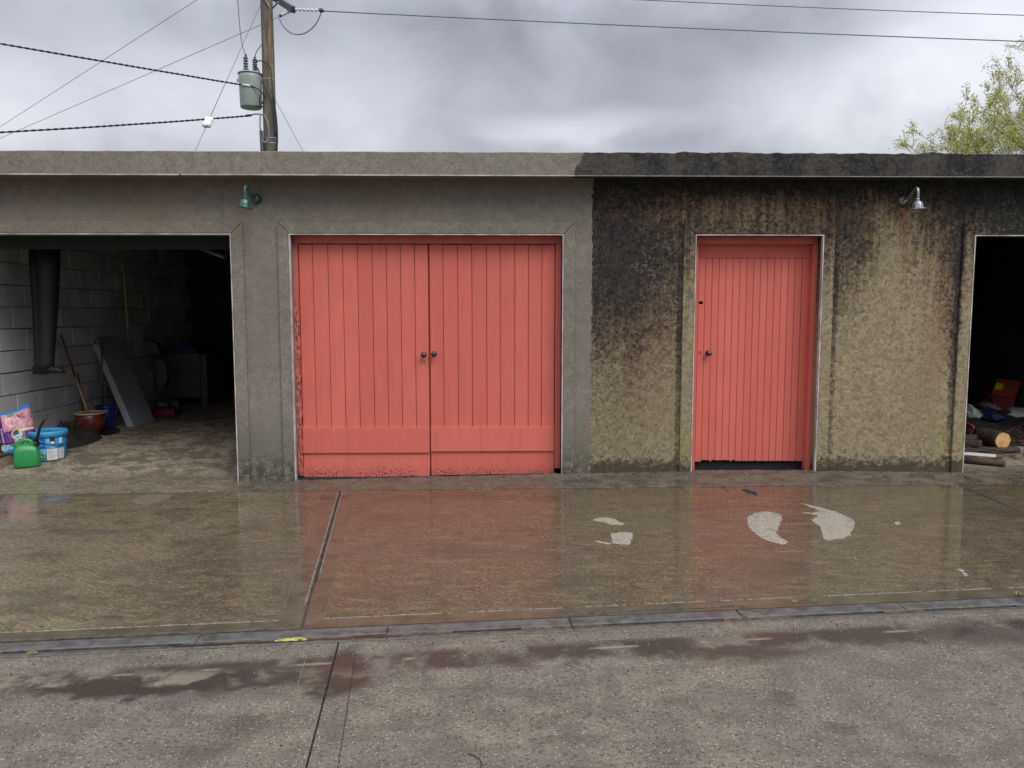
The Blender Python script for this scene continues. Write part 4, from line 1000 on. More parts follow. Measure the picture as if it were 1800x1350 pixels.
# guys
gw = empty('guy_wire', P(458, 8, PY), 'guy wire with white insulator slanting down left of the pole', 'guy wire')
a, b = P(459, 6, PY), P(369, 207, 14.0); c_ = P(362, 223, 13.9); d_ = P(320, 318, 12.9)
mb = MB(); mb.tube([a, b], .006, 6); mb.tube([c_, d_], .006, 6); mb.tube([b, c_], .012, 6); mb.build('wire_strand', 'wire', gw)
mb = MB(); dd = (c_-b); q = dd.to_track_quat('Z', 'Y').to_matrix().to_4x4(); L = dd.length
for sx_ in (-1, 1): mb.lathe(b+Vector((sx_*.028, 0, 0)), [(.02, 0), (.046, .015), (.046, L*.45), (.038, L*.5), (.046, L*.55), (.046, L-.015), (.02, L)], 12, q)
mb.build('guy_insulator', 'white_plastic', gw); fix(gw)
wire('guy_wire', (P(483, 174, PY-.12), P(562, 320, 14.6)), .006, 'wire', 'thin guy wire slanting down right of the pole', 'guy wire')

# ================================================================== TREE
TY = 15.0; tx = P(1990, 300, TY).x
tree = empty('tree', (tx, TY, -.16), 'tree with sparse yellow-green spring leaves rising behind the right end of the garages', 'tree')
mb = MB(); path = [Vector((tx+.06*nz(z, 0, 0, 1.0), TY, z)) for z in [-.16+i*.4 for i in range(9)]]; mb.tube(path, [.20-.012*i for i in range(9)], 12); mb.build('trunk', 'bark', tree)
br = MB(); lfv = MB()
rt = random.Random(11)
def leafs(c, n, spread):
    for _ in range(n):
        p_ = c+Vector((rt.gauss(0, spread), rt.gauss(0, spread), rt.gauss(0, spread)))
        d = Vector((rt.gauss(0, 1), rt.gauss(0, 1), rt.gauss(.5, 1))).normalized(); s_ = d.cross(Vector((rt.gauss(0, 1), rt.gauss(0, 1), rt.gauss(0, 1)))).normalized()
        l = rt.uniform(.022, .046); w_ = l*.34; nn = d.cross(s_)*l*.15
        lfv.add([p_, p_+d*l*.5+s_*w_+nn, p_+d*l, p_+d*l*.5-s_*w_+nn], [(0, 1, 2), (0, 2, 3)])
def limb(a, b, r0, depth, bow=.12):
    L = (b-a).length; n = max(4, int(L/.25)); pts = []; side = Vector((rt.gauss(0, 1), rt.gauss(0, 1), rt.gauss(.4, .6)))*bow*L
    for i in range(n+1):
        u = i/n; pts.append(a.lerp(b, u)+side*u*(1-u)+Vector((nz(a.x+u*3, b.z, 0, 1), nz(u*3, a.z, 5, 1), nz(u*3, b.x, 9, 1)))*.05*L*min(1, 3*u*(1-u)+.2*u))
    br.tube(pts, [max(.0035, r0*(1-.85*i/n)) for i in range(n+1)], 5 if depth else 7, cap=False)
    d = (b-a).normalized()
    if depth >= 2:
        for i in range(1, n+1):
            if rt.random() < .75: leafs(pts[i], rt.randint(6, 13), .034)
        leafs(pts[-1], 22, .045)
        return
    k = int(L/(.28 if depth == 0 else .13))
    for i in range(k):
        u = rt.uniform(.25 if depth == 0 else .12, 1.0); j = min(n-1, int(u*n)); p_ = pts[j].lerp(pts[j+1], u*n-j)
        dv = (d*.7+Vector((rt.gauss(0, .5), rt.gauss(0, .5), rt.gauss(.35, .5)))).normalized()
        l = (L*.38 if depth == 0 else .34)*(1.15-u*.55)*rt.uniform(.6, 1.2)
        limb(p_, p_+dv*l, max(.0045, r0*(1-.85*u)*.4), depth+1)
tops = [(1583, 262, -.3), (1612, 236, .4), (1642, 210, -.2), (1668, 240, .8), (1690, 190, -.5), (1706, 150, .2), (1740, 175, .8), (1758, 205, -.6), (1748, 132, .3), (1792, 168, -.2), (1800, 130, .5), (1797, 88, 0), (1835, 70, .6), (1770, 236, .4),
        (1720, 248, -.7), (1840, 150, -.5), (1880, 40, .2), (1900, 180, -.8), (1950, 20, .6), (2010, 30, -.4), (2080, 60, .3), (2130, 140, -.2), (2060, 170, .9), (1860, 215, .9), (1960, 130, 1.2), (1650, 258, -.8), (1815, 225, -.9)]
fork = [Vector((tx-.1, TY, 2.9)), Vector((tx+.05, TY, 3.04)), Vector((tx-.05, TY, 2.6))]
for i, (px, py, dy_) in enumerate(tops):
    px += 22; py += 12
    e = P(px, py, TY+dy_*1.4); s_ = fork[i % 3]; mid_ = s_.lerp(e, .45)+Vector((0, 0, -.10))
    L = (e-s_).length
    br.tube(qcurve(s_, s_.lerp(mid_, .6)+Vector((0, 0, .25)), mid_, 6), [.06-.004*k for k in range(7)], 7, cap=False)
    limb(mid_, e, .026, 0, .10)
br.build('branches', 'bark', tree); cr = lfv.build('crown', 'leaf', tree); fix(tree)

# ================================================================== THINGS IN THE LEFT GARAGE
def FG(px, py): return G(px, py, floorz)
# waders
wd_ = empty('chest_waders', P(88, 657, 7.9), 'dark olive rubber waders hanging boots down by the block wall', 'waders')
def leg(pts, name, m='wader'):       # pts: (px, py, halfwidth_px, depth half)
    R = []
    for px, py, hw, dh, Y in pts:
        c = P(px, py, Y); s_ = hw*Y/1352; R.append([c+Vector((s_*cos(2*pi*k/16), dh*sin(2*pi*k/16), 0)) for k in range(16)])
    mb = MB(); mb.rings(R); return mb.build(name, m, wd_)
leg([(84, 426, 19, .12, 7.9), (85, 470, 18, .11, 7.9), (85, 520, 16, .10, 7.9), (84, 570, 14, .09, 7.9), (83, 610, 12.5, .075, 7.9), (81.5, 636, 13, .07, 7.9), (80, 648, 14, .07, 7.9)], 'leg')
leg([(65, 426, 11, .10, 8.02), (66, 480, 11, .09, 8.02), (69, 540, 10, .08, 8.02), (70, 600, 9, .07, 8.02), (71, 640, 9, .07, 8.02), (71, 654, 9, .07, 8.02)], 'leg')
def boot(x0, y0, Y, L_):
    R = []; kx = Y/1352
    for u, h, ww in [(0, 4, .02), (.04, 12, .05), (.15, 17, .056), (.30, 17, .056), (.42, 15, .05), (.55, 13, .050), (.75, 12, .050), (.90, 10, .044), (.97, 6, .03), (1.0, 4, .012)]:
        c = P(x0+u*L_, y0+11, Y); R.append([Vector((c.x, c.y+ww*cos(2*pi*k/14), c.z+h*kx*.5*(1+sin(2*pi*k/14)))) for k in range(14)])
    mb = MB(); mb.rings(R); mb.build('boot', 'wader', wd_)
    mb = MB(); a = P(x0+1, y0+12, Y); b = P(x0+L_*.97, y0+12, Y)
    mb.box(a.x, a.x+.34*(b.x-a.x), Y-.045, Y+.045, a.z-.010, a.z+.012); mb.box(a.x+.34*(b.x-a.x), b.x, Y-.045, Y+.045, a.z+.004, a.z+.014); mb.build('boot_sole', 'wader', wd_, .004)
boot(66, 645, 7.9, 47); boot(60, 644, 8.03, 36)
fix(wd_)
# broom
b0 = FG(166, 763); e0 = P(107, 588, 8.82)
brm = empty('broom', b0, 'push broom with wooden handle leaning against the block wall', 'broom')
mb = MB(); mid_ = e0.lerp(b0, .42); mb.tube([b0+Vector((0, 0, .05)), mid_], .014, 8); mb.build('handle', 'wood_handle', brm)
mb = MB(); mb.tube([mid_, e0], .014, 8); mb.build('handle_grip', 'handle_dark', brm)
mb = MB(); mb.lathe(b0+Vector((-.02, -.02, .0)), [(.07, .0), (.075, .02), (.05, .045), (.02, .06)], 14); mb.build('brush_head', 'yellow_plastic', brm); fix(brm)
c_ = FG(186, 762); dp = empty('dustpan', c_, 'black dustpan lying beside the broom head', 'dustpan')
mb = MB(); M = Matrix.Translation(c_)@Matrix.Rotation(radians(-20), 4, 'Z'); mb.box(-.11, .11, -.10, .10, .005, .014, M=M); mb.box(-.11, -.10, -.10, .10, .014, .05, M=M); mb.box(.10, .11, -.10, .10, .014, .05, M=M); mb.box(-.10, .10, .09, .10, .014, .06, M=M); mb.build('pan', 'black_plastic', dp, .003)
mb = MB(); mb.box(-.13, -.02, -.13, -.105, .02, .035, M=M); mb.build('pan_rim', 'dusty_brown', dp); fix(dp)
# second thin dark stick
mb = MB(); mb.tube([P(147, 735, 9.2), P(137, 655, 9.2)], .010, 6); tag(mb.build('dark_stick', 'handle_dark'), 'thin dark stick leaning on the wall just behind the broom', 'stick')
mb = MB(); mb.tube([P(180, 722, 9.6), P(179, 600, 9.65)], .010, 6); tag(mb.build('metal_rod', 'steel_dim'), 'thin metal rod upright behind the leaning grey panel', 'rod')
# pots
def pot(px, py, r, h, m, label, rimmat=None, name='plant_pot'):
    c = FG(px, py); e = empty(name, c, label, 'plant pot')
    mb = MB(); mb.lathe(c, [(r*.62, 0), (r*.78, h*.12), (r*.96, h*.5), (r*.98, h*.8), (r*.93, h*.93), (r*.86, h*.93), (r*.7, h*.4), (.01, h*.35)], 28, cap=True); mb.build('bowl', m, e)
    mb = MB(); mb.lathe(c, [(r*.93, h*.90), (r*1.06, h*.93), (r*1.06, h), (r*.88, h), (r*.86, h*.90)], 28, cap=False); mb.build('rim', rimmat or m, e); fix(e)
pot(159, 763, .165, .26, 'red_glaze', 'dark red glazed plant pot with cream rim behind the broom', 'cream')
pot(188, 752, .12, .27, 'blue_glaze', 'dark blue glazed plant pot right of the red one')
pot(203, 745, .11, .19, 'red_glaze', 'small dark red plant pot half hidden by the blue pot')
c_ = FG(211, 747); mb = MB(); M = Matrix.Translation(c_)@Matrix.Rotation(radians(10), 4, 'Y')@Matrix.Rotation(radians(-12), 4, 'X'); mb.box(-.06, .05, 0, .012, 0, .19, M=M); tag(mb.build('white_card', 'white_dim', None, .002), 'small white board leaning between the pots and the grey panel', 'board')
# leaning grey insulation panel
p00, p10 = FG(235, 750), FG(273, 740); t00, t10 = P(167, 593, p00.y+.35), P(206, 591, p10.y+.35)
pn = empty('leaning_panel', p00, 'long grey rigid panel leaning at a slant on the block wall', 'panel')
nn = (p10-p00).cross(t00-p00).normalized(); nn = nn if nn.y > 0 else -nn
left = Vector((-.05, .05, 0))
mb = MB(); f4 = [p00, p10, t10, t00]; mb.add(f4+[q+left*1.3 for q in f4], [(0, 1, 2, 3), (7, 6, 5, 4), (0, 4, 5, 1), (1, 5, 6, 2), (2, 6, 7, 3), (3, 7, 4, 0)]); mb.build('panel_face', 'foam_face', pn, .004)
ed4 = [p00-nn*.001, p00-nn*.001+Vector((-.052, .0, -.01)), t00-nn*.001+Vector((-.045, .0, 0)), t00-nn*.001]
mb = MB(); mb.add(ed4+[q+nn*.03 for q in ed4], [(0, 1, 2, 3), (7, 6, 5, 4), (0, 4, 5, 1), (1, 5, 6, 2), (2, 6, 7, 3), (3, 7, 4, 0)]); mb.build('panel_edge', 'foam_edge', pn)
mb = MB(); q0 = t00.lerp(p00, .03)-nn*.006+Vector((-.03, 0, 0)); q1 = t00.lerp(p00, .09)-nn*.006+Vector((-.03, 0, 0)); mb.tube([q0, q1], .009, 6); mb.build('hand_slot', 'key_dark', pn)
fix(pn)
# yellow cord
mb = MB(); mb.tube([P(214, 428, 9.3), P(219, 500, 9.3), P(225, 577, 9.3)], .012, 6); tag(mb.build('yellow_rod', 'yellow_cord'), 'thin yellow rod hanging from the ceiling over the grey panel', 'rod')
mb = MB()
for k in range(4): mb.tube(bez(P(98+k*3, 424, 8.1), P(104+k*2, 446-k, 8.1), P(118+k, 450-k*2, 8.1), P(126-k*3, 424, 8.1)), .004, 5)
tag(mb.build('wire_loops', 'wire'), 'loops of thin wire hung from the ceiling beside the waders', 'wire')
# soil heap
c_ = FG(120, 778); mb = MB(); n = 60; vs = []
for j in range(n+1):
    for i in range(n+1):
        u, v_ = i/n*2-1, j/n*2-1; x = c_.x+u*.30; y = c_.y+.05+v_*.40; rr = (u*u+v_*v_)**.5
        vs.append((x, y, floorz(x, y)-.01+max(0, (1-rr))**.8*.17*(1+.9*nz(x, y, 0, 6))+.05*nz(x, y, 0, 16)*max(0, 1.1-rr)))
mb.add(vs, [(j*(n+1)+i, j*(n+1)+i+1, (j+1)*(n+1)+i+1, (j+1)*(n+1)+i) for j in range(n) for i in range(n)], 0, True)
mb.sm = [False]*len(mb.sm); tag(mb.build('soil_heap', 'soil'), 'heap of dark soil on the floor behind the blue bucket', 'soil heap')
c_ = P(132, 752, 9.0); mb = MB(); M = Matrix.Translation(c_)@Matrix.Rotation(radians(-18), 4, 'Y')@Matrix.Rotation(.5, 4, 'X'); mb.box(-.10, .12, 0, .01, -.07, .05, M=M); tag(mb.build('cardboard_scrap', 'cardboard'), 'torn piece of cardboard on the soil behind the bucket', 'cardboard')
mb = MB()
for k in range(60):
    q = P(random.uniform(85, 130), random.uniform(741, 752), 8.9); s_ = random.uniform(.01, .03); mb.add([q+Vector((random.uniform(-s_, s_), random.uniform(-s_, s_), random.uniform(-s_, s_))) for _ in range(4)], [(0, 1, 2), (0, 2, 3), (0, 3, 1), (1, 3, 2)])
for k in range(40):
    q = P(random.uniform(100, 128), random.uniform(742, 752), 8.85); 
    s_ = .02; mb.add([q+Vector((random.uniform(-s_, s_), random.uniform(-s_, s_), random.uniform(-s_, s_))) for _ in range(4)], [(0, 1, 2), (0, 2, 3), (0, 3, 1), (1, 3, 2)])
tag(mb.build('dead_leaves', 'leaf_dead'), 'dark dead leaves piled on the soil against the block wall', 'leaves', kind='stuff')
# timbers at the left edge
a = G(-60, 850, floorz); b = G(34, 808, floorz)
beam(a+Vector((-.05, 0, .045)), b+Vector((-.05, 0, .045)), .12, .09, 'timber_rough', 'timber_beam', None); o = bpy.data.objects['timber_beam']; tag(o, 'rough pale timber beam on the floor at the left edge below the purple bag', 'timber')
o = beam(a+Vector((-.10, .06, .125)), b+Vector((-.06, .08, .10)), .16, .03, 'timber_dark', 'timber_board', None); tag(o, 'dark red-brown board lying on top of the pale timber beam', 'timber')

# compost bag
BL, BR, TR, TL = P(3, 803, 7.60), P(70, 789, 7.74), P(50, 709, 7.86), P(-14, 727, 7.66)
bag = empty('compost_bag', (BL+BR)/2, 'purple compost bag with pink flower print slumped on the block wall', 'bag')
bn = (BR-BL).cross(TL-BL).normalized(); bn = bn if bn.y < 0 else -bn
def bagp(u, v_, side=1):
    p_ = BL.lerp(BR, u).lerp(TL.lerp(TR, u), v_)
    e = (max(0, 1-abs(2*u-1)**2.6)*max(0, 1-abs(2*v_-1)**3.2))**.6
    sag_ = -.030*sin(pi*u)*(v_**6)                      # drooping top seam between peaked corners
    wr = .006*nz(u*5, v_*6, side, 1)+.004*nz(u*13, v_*9, side*3, 1)
    return p_+bn*side*(.065*e+wr*e*1.2)+(TL-BL).normalized()*(sag_+.004*nz(u*6, 0, 0, 1)*(v_ > .98))
mb = MB(); n = 36; vs = []; uvs = []
for side in (1, -1):
    for j in range(n+1):
        for i in range(n+1): vs.append(bagp(i/n, j/n, side)); uvs.append((i/n, j/n))
fs = []
for sdx in (0, 1):
    o_ = sdx*(n+1)**2
    for j in range(n):
        for i in range(n):
            f4 = (o_+j*(n+1)+i, o_+j*(n+1)+i+1, o_+(j+1)*(n+1)+i+1, o_+(j+1)*(n+1)+i); fs.append(f4 if sdx == 0 else f4[::-1])
mb.add(vs, fs, 0, True); mb.uvs = uvs
t = mat('bag_print'); u_, v_, _ = t.sep(t.uv())
wu = t.sub(t.noise(t.uv(), 9, 3), .5)
ud = t.add(u_, t.mul(wu, .10)); vd = t.add(v_, t.mul(wu, .10))
purple = t.mix(t.noise(t.uv(), 6, 3), (.075, .008, .14), (.115, .014, .20)); c = purple
fl = t.mn(t.mul(t.mr(ud, .20, .22), t.mr(vd, .50, .53)), 1.0)
vv = t.n('ShaderNodeTexVoronoi', {'Vector': t.uv(), 'Scale': 4.2}); pet = t.mix(t.mr(vv.outputs[0], .05, .55), (.20, .02, .04), (.62, .28, .33)); pet = t.mix(t.mr(t.noise(t.uv(), 16, 3), .52, .68), pet, (.78, .48, .52))
pet = t.mix(t.mul(t.mr(t.noise(t.uv(), 7, 3), .60, .66), .9), pet, (.20, .03, .10)); pet = t.mix(t.blob(ud, vd, .48, .86, .10, .05, .4), pet, (.10, .30, .12))
c = t.mix(fl, c, pet)
c = t.mix(t.mr(t.add(v_, t.mul(wu, .06)), .905, .915), c, (.02, .24, .72))
bl = t.mr(t.sub(v_, t.mul(u_, .0)), .215, .205); skyc = t.mix(t.mr(t.noise(t.uv(), 8, 3), .42, .6), (.08, .42, .75), (.55, .78, .88)); c = t.mix(bl, c, skyc)
c = t.mix(t.mul(t.mul(bl, t.mr(v_, .12, .10)), 1.0), c, (.03, .25, .70)); c = t.mix(t.mul(t.blob(ud, vd, .40, .18, .14, .03, .4), .9), c, (.05, .16, .05))
c = t.mix(t.mr(u_, .075, .06), c, (.045, .012, .06))
t.bsdf(Base_Color=c, Roughness=.32, Normal=t.bump(t.noise(t.uv(), 11, 4), .35, .01))
mb.build('sack', 'bag_print', bag)
def text_mesh(body, f, size=1, shear=0):
    """lay letters on a surface: f(x, y) -> world point; returns MB"""
    cu = bpy.data.curves.new('lettering', 'FONT'); cu.body = body; cu.size = size; cu.shear = shear; cu.resolution_u = 2
    to = bpy.data.objects.new('lettering', cu); C.objects.link(to); me = bpy.data.meshes.new_from_object(to)
    mb = MB(); mb.add([f(v_.co.x, v_.co.y) for v_ in me.vertices], [tuple(p_.vertices) for p_ in me.polygons])
    bpy.data.objects.remove(to); bpy.data.curves.remove(cu); bpy.data.meshes.remove(me); return mb
def on_bag(u, v_, off=.0035): return bagp(min(1, max(0, u)), min(1, max(0, v_)))+bn*off
def disc(f, cu, cv, ru, rv, m, name, parent, off, a0=0, a1=2*pi, n=24):
    mb = MB(); pts = [f(cu+ru*cos(a0+(a1-a0)*k/n), cv+rv*sin(a0+(a1-a0)*k/n), off) for k in range(n+1 if a1-a0 < 6 else n)]
    mb.add(pts, [tuple(range(len(pts)))]); mb.build(name, m, parent)
def quad(f, u0, u1, v0, v1, m, name, parent, off, n=6):
    mb = MB(); pts = [f(u0+(u1-u0)*k/n, v0, off) for k in range(n+1)]+[f(u0+(u1-u0)*k/n, v1, off) for k in range(n, -1, -1)]
    k2 = len(pts); mb.add(pts, [(k, k+1, k2-2-k, k2-1-k) for k in range(n)]); mb.build(name, m, parent)
quad(on_bag, .62, .99, .435, .50, 'print_gold', 'gold_band', bag, .005)
disc(on_bag, .54, .40, .145, .12, 'print_gold', 'emblem_ring', bag, .006); disc(on_bag, .54, .40, .110, .091, 'print_black', 'emblem_disc', bag, .0075); disc(on_bag, .54, .39, .100, .078, 'print_sky', 'emblem_scene', bag, .009, pi, 2*pi)
disc(on_bag, .14, .16, .09, .08, 'print_gold', 'emblem_ring', bag, .006); disc(on_bag, .14, .16, .07, .062, 'print_sky', 'emblem_disc', bag, .0075)
text_mesh('Professional', lambda x, y: on_bag(.135+y*.085, .60-x*.066, .005)).build('lettering', 'print_white', bag)
text_mesh('Compost', lambda x, y: on_bag(.035+y*.080, .58-x*.072, .005)).build('lettering', 'print_white', bag)
text_mesh('jack\'s', lambda x, y: on_bag(.44+x*.13, .245+y*.10, .006), shear=.3).build('lettering', 'print_white', bag)
disc(on_bag, .06, .67, .03, .03, 'print_white', 'logo_mark', bag, .006, n=3); quad(on_bag, .015, .06, .76, .84, 'print_white', 'logo_panel', bag, .006)
fix(bag)

# blue tub with lid
bc = FG(87, 806); bk = empty('plastic_bucket', bc, 'blue plastic tub of cattle lick with white printed label behind the green can', 'bucket')
BH = .285; r0, r1 = .152, .166
def tubp(a, v_, off=0):      # a: angle in degrees, 0 = towards the camera
    q = radians(a)-pi/2; r_ = r0+(r1-r0)*v_+off; return bc+Vector((r_*cos(q), r_*sin(q), v_*BH+.002))
mb = MB(); mb.lathe(bc, [(r0-.01, 0), (r0, .01), (r1, BH), (r1-.006, BH), (r0-.01, .03)], 40); mb.build('tub', 'label_blue', bk)
mb = MB(); mb.lathe(bc, [(r1+.003, BH-.045), (r1+.011, BH-.042), (r1+.013, BH-.004), (r1+.008, BH+.010), (r1-.015, BH+.012), (r1-.02, BH-.004), (.02, BH-.002)], 40, cap=True); mb.build('lid', 'bucket_blue', bk)
def tq(a0, a1, v0, v1, m, name, off=.002):
    quad(lambda a, v_, o_: tubp(a, v_, o_), a0, a1, v0, v1, m, name, bk, off, 10)
tq(-50, 20, .44, .80, 'print_blue', 'label_panel'); tq(-60, 20, .10, .43, 'print_sky', 'label_scene'); tq(-60, 20, .07, .24, 'print_green', 'label_field', .003); tq(-60, 20, .0, .06, 'label_blue', 'label_foot', .0035)
tq(23, 58, .02, .42, 'print_white', 'text_panel'); tq(61, 86, .04, .42, 'print_white', 'text_panel'); tq(34, 50, .56, .82, 'print_black', 'badge'); tq(36, 48, .60, .68, 'print_white', 'badge_tag', .003); tq(64, 76, .60, .80, 'print_white', 'badge'); tq(58, 80, .44, .56, 'print_teal', 'badge')
for k in range(9):
    v_ = .38-k*.04; tq(26, 55-random.uniform(0, 14), v_, v_+.009, 'print_text', 'text_line', .0035)
    tq(63, 84-random.uniform(0, 6), v_, v_+.009, 'print_text', 'text_line', .0035)
text_mesh('FERTILITY', lambda x, y: tubp(-52+x*13.4, .64+y*.125, .004), shear=.3).build('lettering', 'print_white', bk)
text_mesh('BLOCK', lambda x, y: tubp(-22+x*10, .525+y*.09, .004), shear=.3).build('lettering', 'print_white', bk)
text_mesh('LICK', lambda x, y: tubp(32+x*8, .45+y*.075, .004)).build('lettering', 'print_white', bk)
# small calf on the label: white body with a dark head
disc(lambda a, v_, o_: tubp(a, v_, o_), 4, .17, 3.2, .028, 'print_white', 'calf_body', bk, .0045); disc(lambda a, v_, o_: tubp(a, v_, o_), 7.5, .225, 1.8, .025, 'print_black', 'calf_head', bk, .005)
for aa in (2, 6): tq(aa, aa+1, .09, .16, 'print_white', 'calf_leg', .0045)
mb = MB(); mb.tube([tubp(a, .80-.25*sin(radians(a+20)), .010) for a in range(-20, 160, 12)], .003, 6); mb.build('bail_handle', 'wire', bk)
mb = MB()
for k in range(30):
    a = random.uniform(0, 6.28); r_ = random.uniform(0, r1-.03); q = bc+Vector((r_*cos(a), r_*sin(a), BH+.0)); s_ = random.uniform(.004, .016)
    mb.add([q+Vector((random.uniform(-s_, s_), random.uniform(-s_, s_), random.uniform(0, s_*.5))) for _ in range(5)], [(0, 1, 2), (0, 2, 3), (0, 3, 4)])
mb.build('lid_dirt', 'soil', bk); fix(bk)

# green petrol can
gc = FG(52, 819)+Vector((0, -.03, -.002)); can = empty('petrol_can', gc, 'green plastic fuel can with black spout in front of the purple bag', 'fuel can')
def sq(cx_, cy_, z, wx_, wy_, rot, e=.36, n=32):
    r_ = []
    for k in range(n):
        a = 2*pi*k/n; x = wx_*math.copysign(abs(cos(a))**e, cos(a)); y = wy_*math.copysign(abs(sin(a))**e, sin(a))
        r_.append(gc+Vector((cx_+x*cos(rot)-y*sin(rot), cy_+x*sin(rot)+y*cos(rot), z)))
    return r_
rot = radians(25); mb = MB()
R = [sq(0, 0, .002, .094, .066, rot), sq(0, 0, .010, .108, .077, rot), sq(0, 0, .03, .113, .081, rot), sq(0, 0, .10, .111, .079, rot), sq(0, 0, .155, .107, .076, rot), sq(-.002, 0, .19, .098, .069, rot), sq(-.008, 0, .215, .080, .054, rot, .5), sq(-.012, 0, .232, .060, .040, rot, .6), sq(-.012, 0, .238, .03, .02, rot, .8)]
mb.rings(R); body = mb.build('can_body', 'green_plastic', can)
def cl(x, y, z): return gc+Vector((x*cos(rot)-y*sin(rot), x*sin(rot)+y*cos(rot), z))
mb = MB(); mb.tube([cl(-.075, -.01, .185), cl(-.068, -.01, .225), cl(-.045, -.01, .255), cl(-.01, -.01, .268), cl(.025, -.01, .262), cl(.045, -.01, .240), cl(.055, -.01, .20)], [.034, .030, .024, .021, .021, .024, .030], 12); mb.build('carry_handle', 'green_plastic', can)
mb = MB(); mb.tube([cl(.066, 0, .20), cl(.090, 0, .245)], [.036, .036], 18); mb.build('cap', 'black_plastic', can)
mb = MB(); s0 = cl(.082, 0, .235); mb.tube([s0, s0+Vector((.0, 0, .035)), P(66, 768, gc.y-.03), P(70, 752, gc.y-.03), P(75, 742, gc.y-.03), P(83, 731, gc.y-.03)], [.026, .020, .014, .0135, .013, .012], 12); mb.build('spout', 'black_plastic', can)
mb = MB(); mb.tube([cl(.03+.075*cos(a)*.8, -.079, .045+.055*sin(a)) for a in [k*pi/12 for k in range(13)]], .003, 6); mb.build('moulded_rib', 'green_plastic', can)
fix(can)

# dim things further in
def dim(name, label, cat, fn, loc):
    e = empty(name, loc, label, cat); fn(e); fix(e)
c0 = FG(327, 716)
def f(e):
    a, b = P(286, 620, c0.y), P(362, 620, c0.y); z1 = a.z; z0 = c0.z
    mb = MB(); mb.box(a.x, b.x-.10, c0.y, c0.y+.55, z0+.14, z1); mb.build('body', 'white_dim', e, .015)
    mb = MB(); mb.box(b.x-.095, b.x, c0.y+.0, c0.y+.55, z0+.12, z1-.02); mb.build('side_panel', 'white_dim', e, .01)
    for x_ in (a.x+.02, b.x-.10): mb = MB(); mb.box(x_, x_+.08, c0.y+.02, c0.y+.1, z0, z0+.13); mb.build('foot', 'white_dim', e, .01)
    mb = MB(); mb.box(a.x-.02, b.x-.14, c0.y-.02, c0.y+.56, z1+.003, z1+.075); mb.build('lid', 'blue_tray', e, .02)
dim('storage_bin', 'pale storage cabinet with a blue lid deep in the left garage', 'cabinet', f, c0)
c1 = FG(292, 726)
def f(e):
    Y = c1.y
    mb = MB(); R = [[P(px, py, Y)+Vector((0, yy, 0)) for px, py in ((252, 600), (262, 598), (275, 604), (279, 622), (266, 624), (256, 626))] for yy in (0, .12)]
    mb.rings(R, sm=False); mb.build('housing', 'white_dim', e, .01)
    mb = MB(); mb.tube(bez(P(262, 598, Y+.05), P(262, 586, Y+.05), P(272, 586, Y+.05), P(296, 584, Y+.05)), .012, 8); mb.build('curved_tube', 'steel_dim', e)
    mb = MB(); mb.tube([P(281, 625, Y+.03), P(284, 680, Y+.03), P(288, 720, Y+.03)], .012, 8); mb.tube([P(270, 625, Y+.03), P(280, 680, Y+.03), P(281, 718, Y+.03)], .010, 8); mb.build('stand_tube', 'steel_dim', e)
    mb = MB(); R = [[P(px, py, Y)+Vector((0, yy, 0)) for px, py in ((270, 634), (284, 630), (292, 640), (294, 668), (288, 680), (280, 676), (278, 645))] for yy in (-.02, .10)]
    mb.rings(R, sm=False); mb.build('motor_case', 'white_dim', e, .01)
    mb = MB(); mb.lathe(P(286, 712, Y), [(.10, -.03), (.11, .02), (.05, .06), (.02, .07)], 16); mb.build('foot_plate', 'steel_dim', e)
dim('upright_cleaner', 'grey upright machine on a thin stand in front of the pale cabinet', 'machine', f, c1)
c2 = FG(290, 734); mb = MB(); mb.box(c2.x-.16, c2.x+.13, c2.y-.02, c2.y+.25, c2.z, c2.z+.11); tag(mb.build('red_crate', 'dark_red', None, .02), 'dark red tray on the floor below the upright machine', 'tray')
c3 = FG(311, 708)
def f(e):
    mb = MB(); mb.lathe(c3, [(.08, .12), (.085, .25), (.09, .30), (.075, .302)], 18); mb.build('pail', 'steel_dim', e)
    for k in range(4): mb = MB(); mb.lathe(c3, [(.092, .15+k*.035), (.096, .158+k*.035), (.092, .166+k*.035)], 18, cap=False); mb.build('hoop', 'white_dim', e)
    mb = MB(); mb.lathe(c3, [(.085, .0), (.085, .118)], 18); mb.build('base_drum', 'inner_dark', e)
dim('ribbed_pail', 'ribbed metal pail in front of the pale cabinet', 'pail', f, c3)
c4 = FG(308, 725); mb = MB(); mb.box(c4.x-.06, c4.x+.05, c4.y, c4.y+.12, c4.z, c4.z+.16); tag(mb.build('white_box', 'white_dim', None, .004), 'small white box on the floor right of the red tray', 'box')
c5 = FG(410, 735)
def f(e):
    mb = MB(); pts = [c5+Vector((.10+.13*cos(a)*.55, .2*0, .22+.21*sin(a))) for a in [k*2*pi/24 for k in range(25)]]; mb.tube(pts, .018, 8); mb.build('reel_rim', 'red_plastic', e)
    mb = MB(); pts = [c5+Vector((.11+.09*cos(a)*.55, .05, .20+.15*sin(a))) for a in [k*2*pi/24 for k in range(25)]]; mb.tube(pts, .025, 8); mb.build('hose_coil', 'red_plastic', e)
    mb = MB(); mb.box(c5.x+.04, c5.x+.17, c5.y-.03, c5.y+.1, c5.z, c5.z+.05); mb.build('reel_foot', 'red_plastic', e)
dim('hose_reel', 'red hose reel half hidden behind the right jamb of the left garage', 'reel', f, c5)

